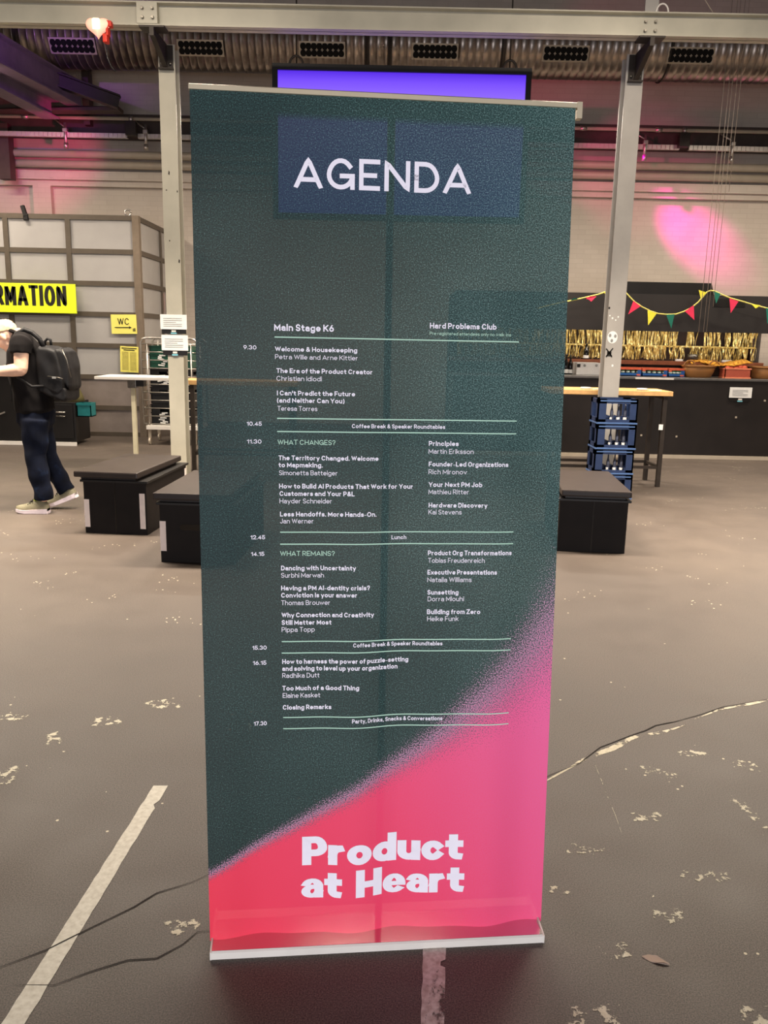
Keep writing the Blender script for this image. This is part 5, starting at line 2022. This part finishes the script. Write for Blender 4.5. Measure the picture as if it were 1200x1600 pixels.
man = thing('person', 'man in black polo shirt and jeans stooping with a backpack on', 'person', fl(72, 799))
pelvis, waist, chest, upper, neck0 = J(57, 646), J(52, 612), J(42, 572), J(39, 540), J(30, 522)
sL, eL, wL = J(33, 536, -.20), J(33, 577, -.24), J(-9, 582, -.20)
sR, eR, wR = J(33, 536, .20), J(29, 580, .23), J(-11, 578, .16)
hipL, kneeL, ankL = J(54, 655, -.10), J(55, 712, -.11), J(69, 779, -.11)
hipR, kneeR, ankR = J(60, 655, .09), J(73, 712, .09), J(104, 766, .10)
hc = J(8, 524)
body = MB()
limb(body, [pelvis, waist, chest, upper, neck0], [(.09, .11), (.08, .10), (.085, .12), (.07, .12), (.045, .055)])
limb(body, [J(31, 524), J(24, 524), J(12, 528)], [.062, .058, .058])
for s_, e_, w_ in ((sL, eL, wL), (sR, eR, wR)):
    limb(body, [s_, s_.lerp(e_, .5), e_], [.062, .058, .052])
    limb(body, [e_, e_.lerp(w_, .35), w_], [.056, .052, .031])
    d_ = (w_ - e_).normalized()
    sd = 1 if s_ is sR else -1
    palm = w_ + d_ * .055
    limb(body, [w_, palm, palm + d_ * .035], [(.028, .03), (.020, .042), (.018, .040)])
    for k_ in range(4):                                   # four fingers curled down, thumb on the side
        off = Vector((0, (k_ - 1.5) * .020, 0))
        L_ = (.072, .080, .076, .060)[k_]
        a_ = palm + d_ * .03 + off
        limb(body, [a_, a_ + d_ * L_ * .5 + Vector((0, 0, -.006)), a_ + d_ * L_ * .85 + Vector((0, 0, -.028)), a_ + d_ * L_ * .9 + Vector((0, 0, -.05))], [.0095, .009, .0085, .0075])
    a_ = w_ + d_ * .035 + Vector((0, -sd * .03, .004))
    limb(body, [a_, a_ + d_ * .03 + Vector((0, -sd * .022, .006)), a_ + d_ * .058 + Vector((0, -sd * .018, -.012))], [.012, .0105, .009])
for h_, k_, a_ in ((hipL, kneeL, ankL), (hipR, kneeR, ankR)):
    limb(body, [h_, k_, a_], [.07, .052, .038])
# head: skull, face, jaw, nose, ear; looks down and ahead (towards -x)
fdir = Vector((-.80, 0, -.60)).normalized()     # where the face points
udir = Vector((-.60, 0, .80)).normalized()      # crown direction


def hpnt(f_, u_, s_):
    return hc + fdir * f_ + udir * u_ + Vector((0, s_, 0))


def blob(mb, c, rf, ru, rs, n=14):
    rings = []
    for i in range(1, n):
        th = math.pi * i / n
        rings.append([c + udir * (ru * math.cos(th)) + fdir * (rf * math.sin(th) * math.cos(2 * math.pi * k / 20)) + Vector((0, rs * math.sin(th) * math.sin(2 * math.pi * k / 20), 0)) for k in range(20)])
    mb.loft(rings)


blob(body, hpnt(-.012, .022, 0), .098, .098, .077)
blob(body, hpnt(.030, -.040, 0), .062, .082, .060)
blob(body, hpnt(.050, -.100, 0), .036, .026, .036)
blob(body, hpnt(.098, -.030, 0), .020, .026, .014)       # nose
blob(body, hpnt(.076, .012, 0), .018, .012, .050)        # brow
for s_ in (-1, 1):
    blob(body, hpnt(-.006, -.022, s_ * .074), .020, .034, .012)   # ears
    blob(body, hpnt(.078, -.070, s_ * .012), .014, .010, .018)    # mouth
bod = fuse(body, 'body', MT['skin'], man, .006, 4)
for s_ in (-1, 1):
    q = MB()
    blob(q, hpnt(.080, -.008, s_ * .030), .009, .007, .011, 8)
    q.build('eye', MT['ink'], man)
# short pale hair as a cap over the skull
q = MB()
rings = []
for i in range(1, 9):
    th = math.radians(8 + 84 * i / 8)
    rings.append([hpnt(-.020, .024, 0) + (udir * .9 - fdir * .42).normalized() * (.104 * math.cos(th)) + (fdir * .9 + udir * .42).normalized() * (.106 * math.sin(th) * math.cos(2 * math.pi * k / 24)) + Vector((0, .083 * math.sin(th) * math.sin(2 * math.pi * k / 24), 0)) for k in range(24)])
q.loft(rings)
fuse(q, 'hair', MT['hair'], man, .006, 3, .004, 60)

shirt = MB()
limb(shirt, [J(55, 640), J(51, 612), J(41, 574), J(38, 545), J(33, 529)], [(.165, .185), (.15, .18), (.152, .20), (.125, .205), (.085, .12)])
limb(shirt, [J(34, 527), J(29, 521)], [(.075, .085), (.06, .07)], dome=False)
for s_, e_, sd in ((sL, eL, -1), (sR, eR, 1)):
    limb(shirt, [J(36, 535, sd * .12), s_, s_.lerp(e_, .42)], [.085, .088, .082], dome=False)
sh_ = fuse(shirt, 'polo_shirt', MT['shirt'], man, .010, 4, .012, 11)
# loose collar
MB().tube([J(30, 520) + Vector((.07 * math.cos(R(t)), .075 * math.sin(R(t)), -.02 * math.cos(R(t)) + .004)) for t in range(0, 361, 20)], .016, 8).build('collar', MT['shirt'], sh_)

trou = MB()
limb(trou, [J(56, 640), J(56, 660)], [(.152, .17), (.15, .175)])
limb(trou, [hipL, kneeL.lerp(hipL, .5), kneeL, J(66.5, 764, -.11), J(69, 781, -.11)], [(.122, .105), (.108, .095), (.092, .082), (.082, .075), (.082, .075)], dome=False)
limb(trou, [hipR, kneeR.lerp(hipR, .5), kneeR, J(98, 757, .10), J(105, 768, .10)], [(.115, .105), (.10, .095), (.085, .082), (.076, .075), (.076, .075)], dome=False)
fuse(trou, 'jeans', MT['jeans'], man, .010, 3, .014, 13)


def shoe(heel, toe, lift, label):
    """heel and toe points at ground level of the sole; lift raises the heel"""
    fx = (toe - heel)
    L_ = fx.length
    f_ = fx.normalized()
    up_ = Vector((0, 1, 0)).cross(f_)
    if up_.z < 0:
        up_ = -up_
    side = Vector((0, 1, 0))
    prof_ = [(0, .036, .080), (.10, .043, .118), (.25, .045, .124), (.40, .046, .118), (.55, .050, .100), (.72, .053, .080), (.88, .047, .066), (1.0, .028, .050)]
    q_, s2 = MB(), MB()
    ru, rs = [], []
    for t, w_, h_ in prof_:
        c_ = heel + f_ * (t * L_)
        spring = up_ * (.012 * max(0, (t - .8) / .2))
        ru.append([c_ + spring + up_ * (.030 + (h_ - .030) * max(0, math.sin(a_))) + side * (w_ * math.cos(a_)) - (up_ * .006 if math.sin(a_) < 0 else Vector()) for a_ in [2 * math.pi * k / 18 for k in range(18)]])
        ww = w_ * 1.12
        rs.append([c_ + spring + side * sx_ * ww + up_ * z_ for sx_, z_ in ((-1, .004), (-.9, 0), (.9, 0), (1, .004), (1.02, .044 - .016 * t), (-1.02, .044 - .016 * t))])
    q_.loft(ru)
    o = q_.build('shoe', MT['shoe'], man)
    o['label'] = label
    s2.loft(rs, False)
    s2.build('sole', MT['sole'], o)
    c_ = heel + f_ * .02 + up_ * .098
    MB().tube([heel + f_ * (L_ * .22 + L_ * .2 * math.cos(R(t))) + up_ * (.124 - .008 * math.cos(R(t))) + side * (.040 * math.sin(R(t))) for t in range(0, 361, 20)], .008, 8).build('collar_trim', MT['lime'], o)
    l_ = MB()
    for t in (.48, .54, .60, .66):
        c_ = heel + f_ * (L_ * t) + up_ * (.118 - (t - .45) * .19)
        l_.tube([c_ + side * -.035 - up_ * .01, c_ + up_ * .006, c_ + side * .035 - up_ * .01], .004, 6)
    l_.build('laces', MT['ink'], o)
    return o


t0 = fl(27, 801, .0)
h0 = fl(84, 798, .0)
t0, h0 = Vector((t0.x, MY - .11, 0)), Vector((h0.x, MY - .11, 0))
shoe(h0, t0, 0, 'khaki trainer flat on the floor')
hr = J(121, 777, .10)
tr_ = J(80, 798, .10)
hr = Vector((hr.x, MY + .10, .105))
tr_ = Vector((tr_.x - .01, MY + .10, .004))
shoe(hr, tr_, 1, 'khaki trainer with its heel lifted')

# the backpack on his back
pk = thing('backpack', 'black nylon backpack on the back of the stooping man', 'backpack', J(92, 580))


def slab(mb, poly, w0, w1):
    """side outline in pixels, extruded sideways between offsets, rounded by narrowing at both ends"""
    P = [J(x, y) for x, y in poly]
    c_ = sum(P, Vector()) / len(P)
    rings = []
    for t, k_ in ((w0, .86), (w0 * .86, .96), (w0 * .6, 1), (w1 * .6, 1), (w1 * .86, .96), (w1, .86)):
        rings.append([c_ + (p_ - c_) * k_ + Vector((0, t, 0)) for p_ in P])
    mb.loft(rings)


m_ = MB()
slab(m_, [(66, 545), (70, 539), (84, 540), (97, 545), (104, 560), (112, 595), (113, 612), (104, 619), (86, 612), (71, 604), (68, 580)], -.17, .17)
pb = fuse(m_, 'main_bag', MT['pack'], pk, .009, 4, .010, 12)
m_ = MB()
slab(m_, [(95, 545), (104, 543), (111, 549), (117, 575), (119.5, 604), (117, 609), (109, 600), (100, 590), (96, 570)], -.15, .15)
fuse(m_, 'front_pocket', MT['pack'], pb, .009, 4, .006, 16)
m_ = MB()
slab(m_, [(70, 590), (97, 592), (115, 606), (116, 622), (112, 627), (100, 622), (84, 616), (70, 609)], -.165, .165)
fuse(m_, 'lower_pocket', MT['pack'], pb, .009, 4, .006, 16)
MB().tube([J(71, 541), J(70, 534), J(74, 529), J(79, 531), J(80, 540)], .012, 8).build('grab_handle', MT['pack'], pk)
zp = MB()
zp.tube([J(97, 546, -.165), J(104, 562, -.18), J(111, 590, -.175)], .004, 6)
zp.tube([J(74, 588, -.178), J(92, 590, -.182), J(98, 592, -.18)], .004, 6)
zp.build('zip', MT['bolt'], pb)
MB().box(J(81, 588, -.19).x, J(81, 588, -.19).x + .03, MY - .19, MY - .183, J(81, 588).z - .008, J(81, 588).z + .008).build('zip_tag', MT['grey_ink'], pb)
for sd in (-1, 1):
    MB().tube([J(70, 547, sd * .10), J(62, 530, sd * .115), J(50, 519.5, sd * .12), J(38, 515, sd * .125), J(26, 521, sd * .14), J(18, 540, sd * .15), J(17, 560, sd * .16), J(28, 590, sd * .19), J(50, 604, sd * .2), J(72, 603, sd * .15)], [.02] * 7 + [.012] * 3, 10).build('shoulder_strap', MT['pack'], pk)
MB().tube([J(18, 592, -.2), J(17, 612, -.2), J(18, 628, -.2)], .005, 6).build('strap_tail', MT['pack'], pk)
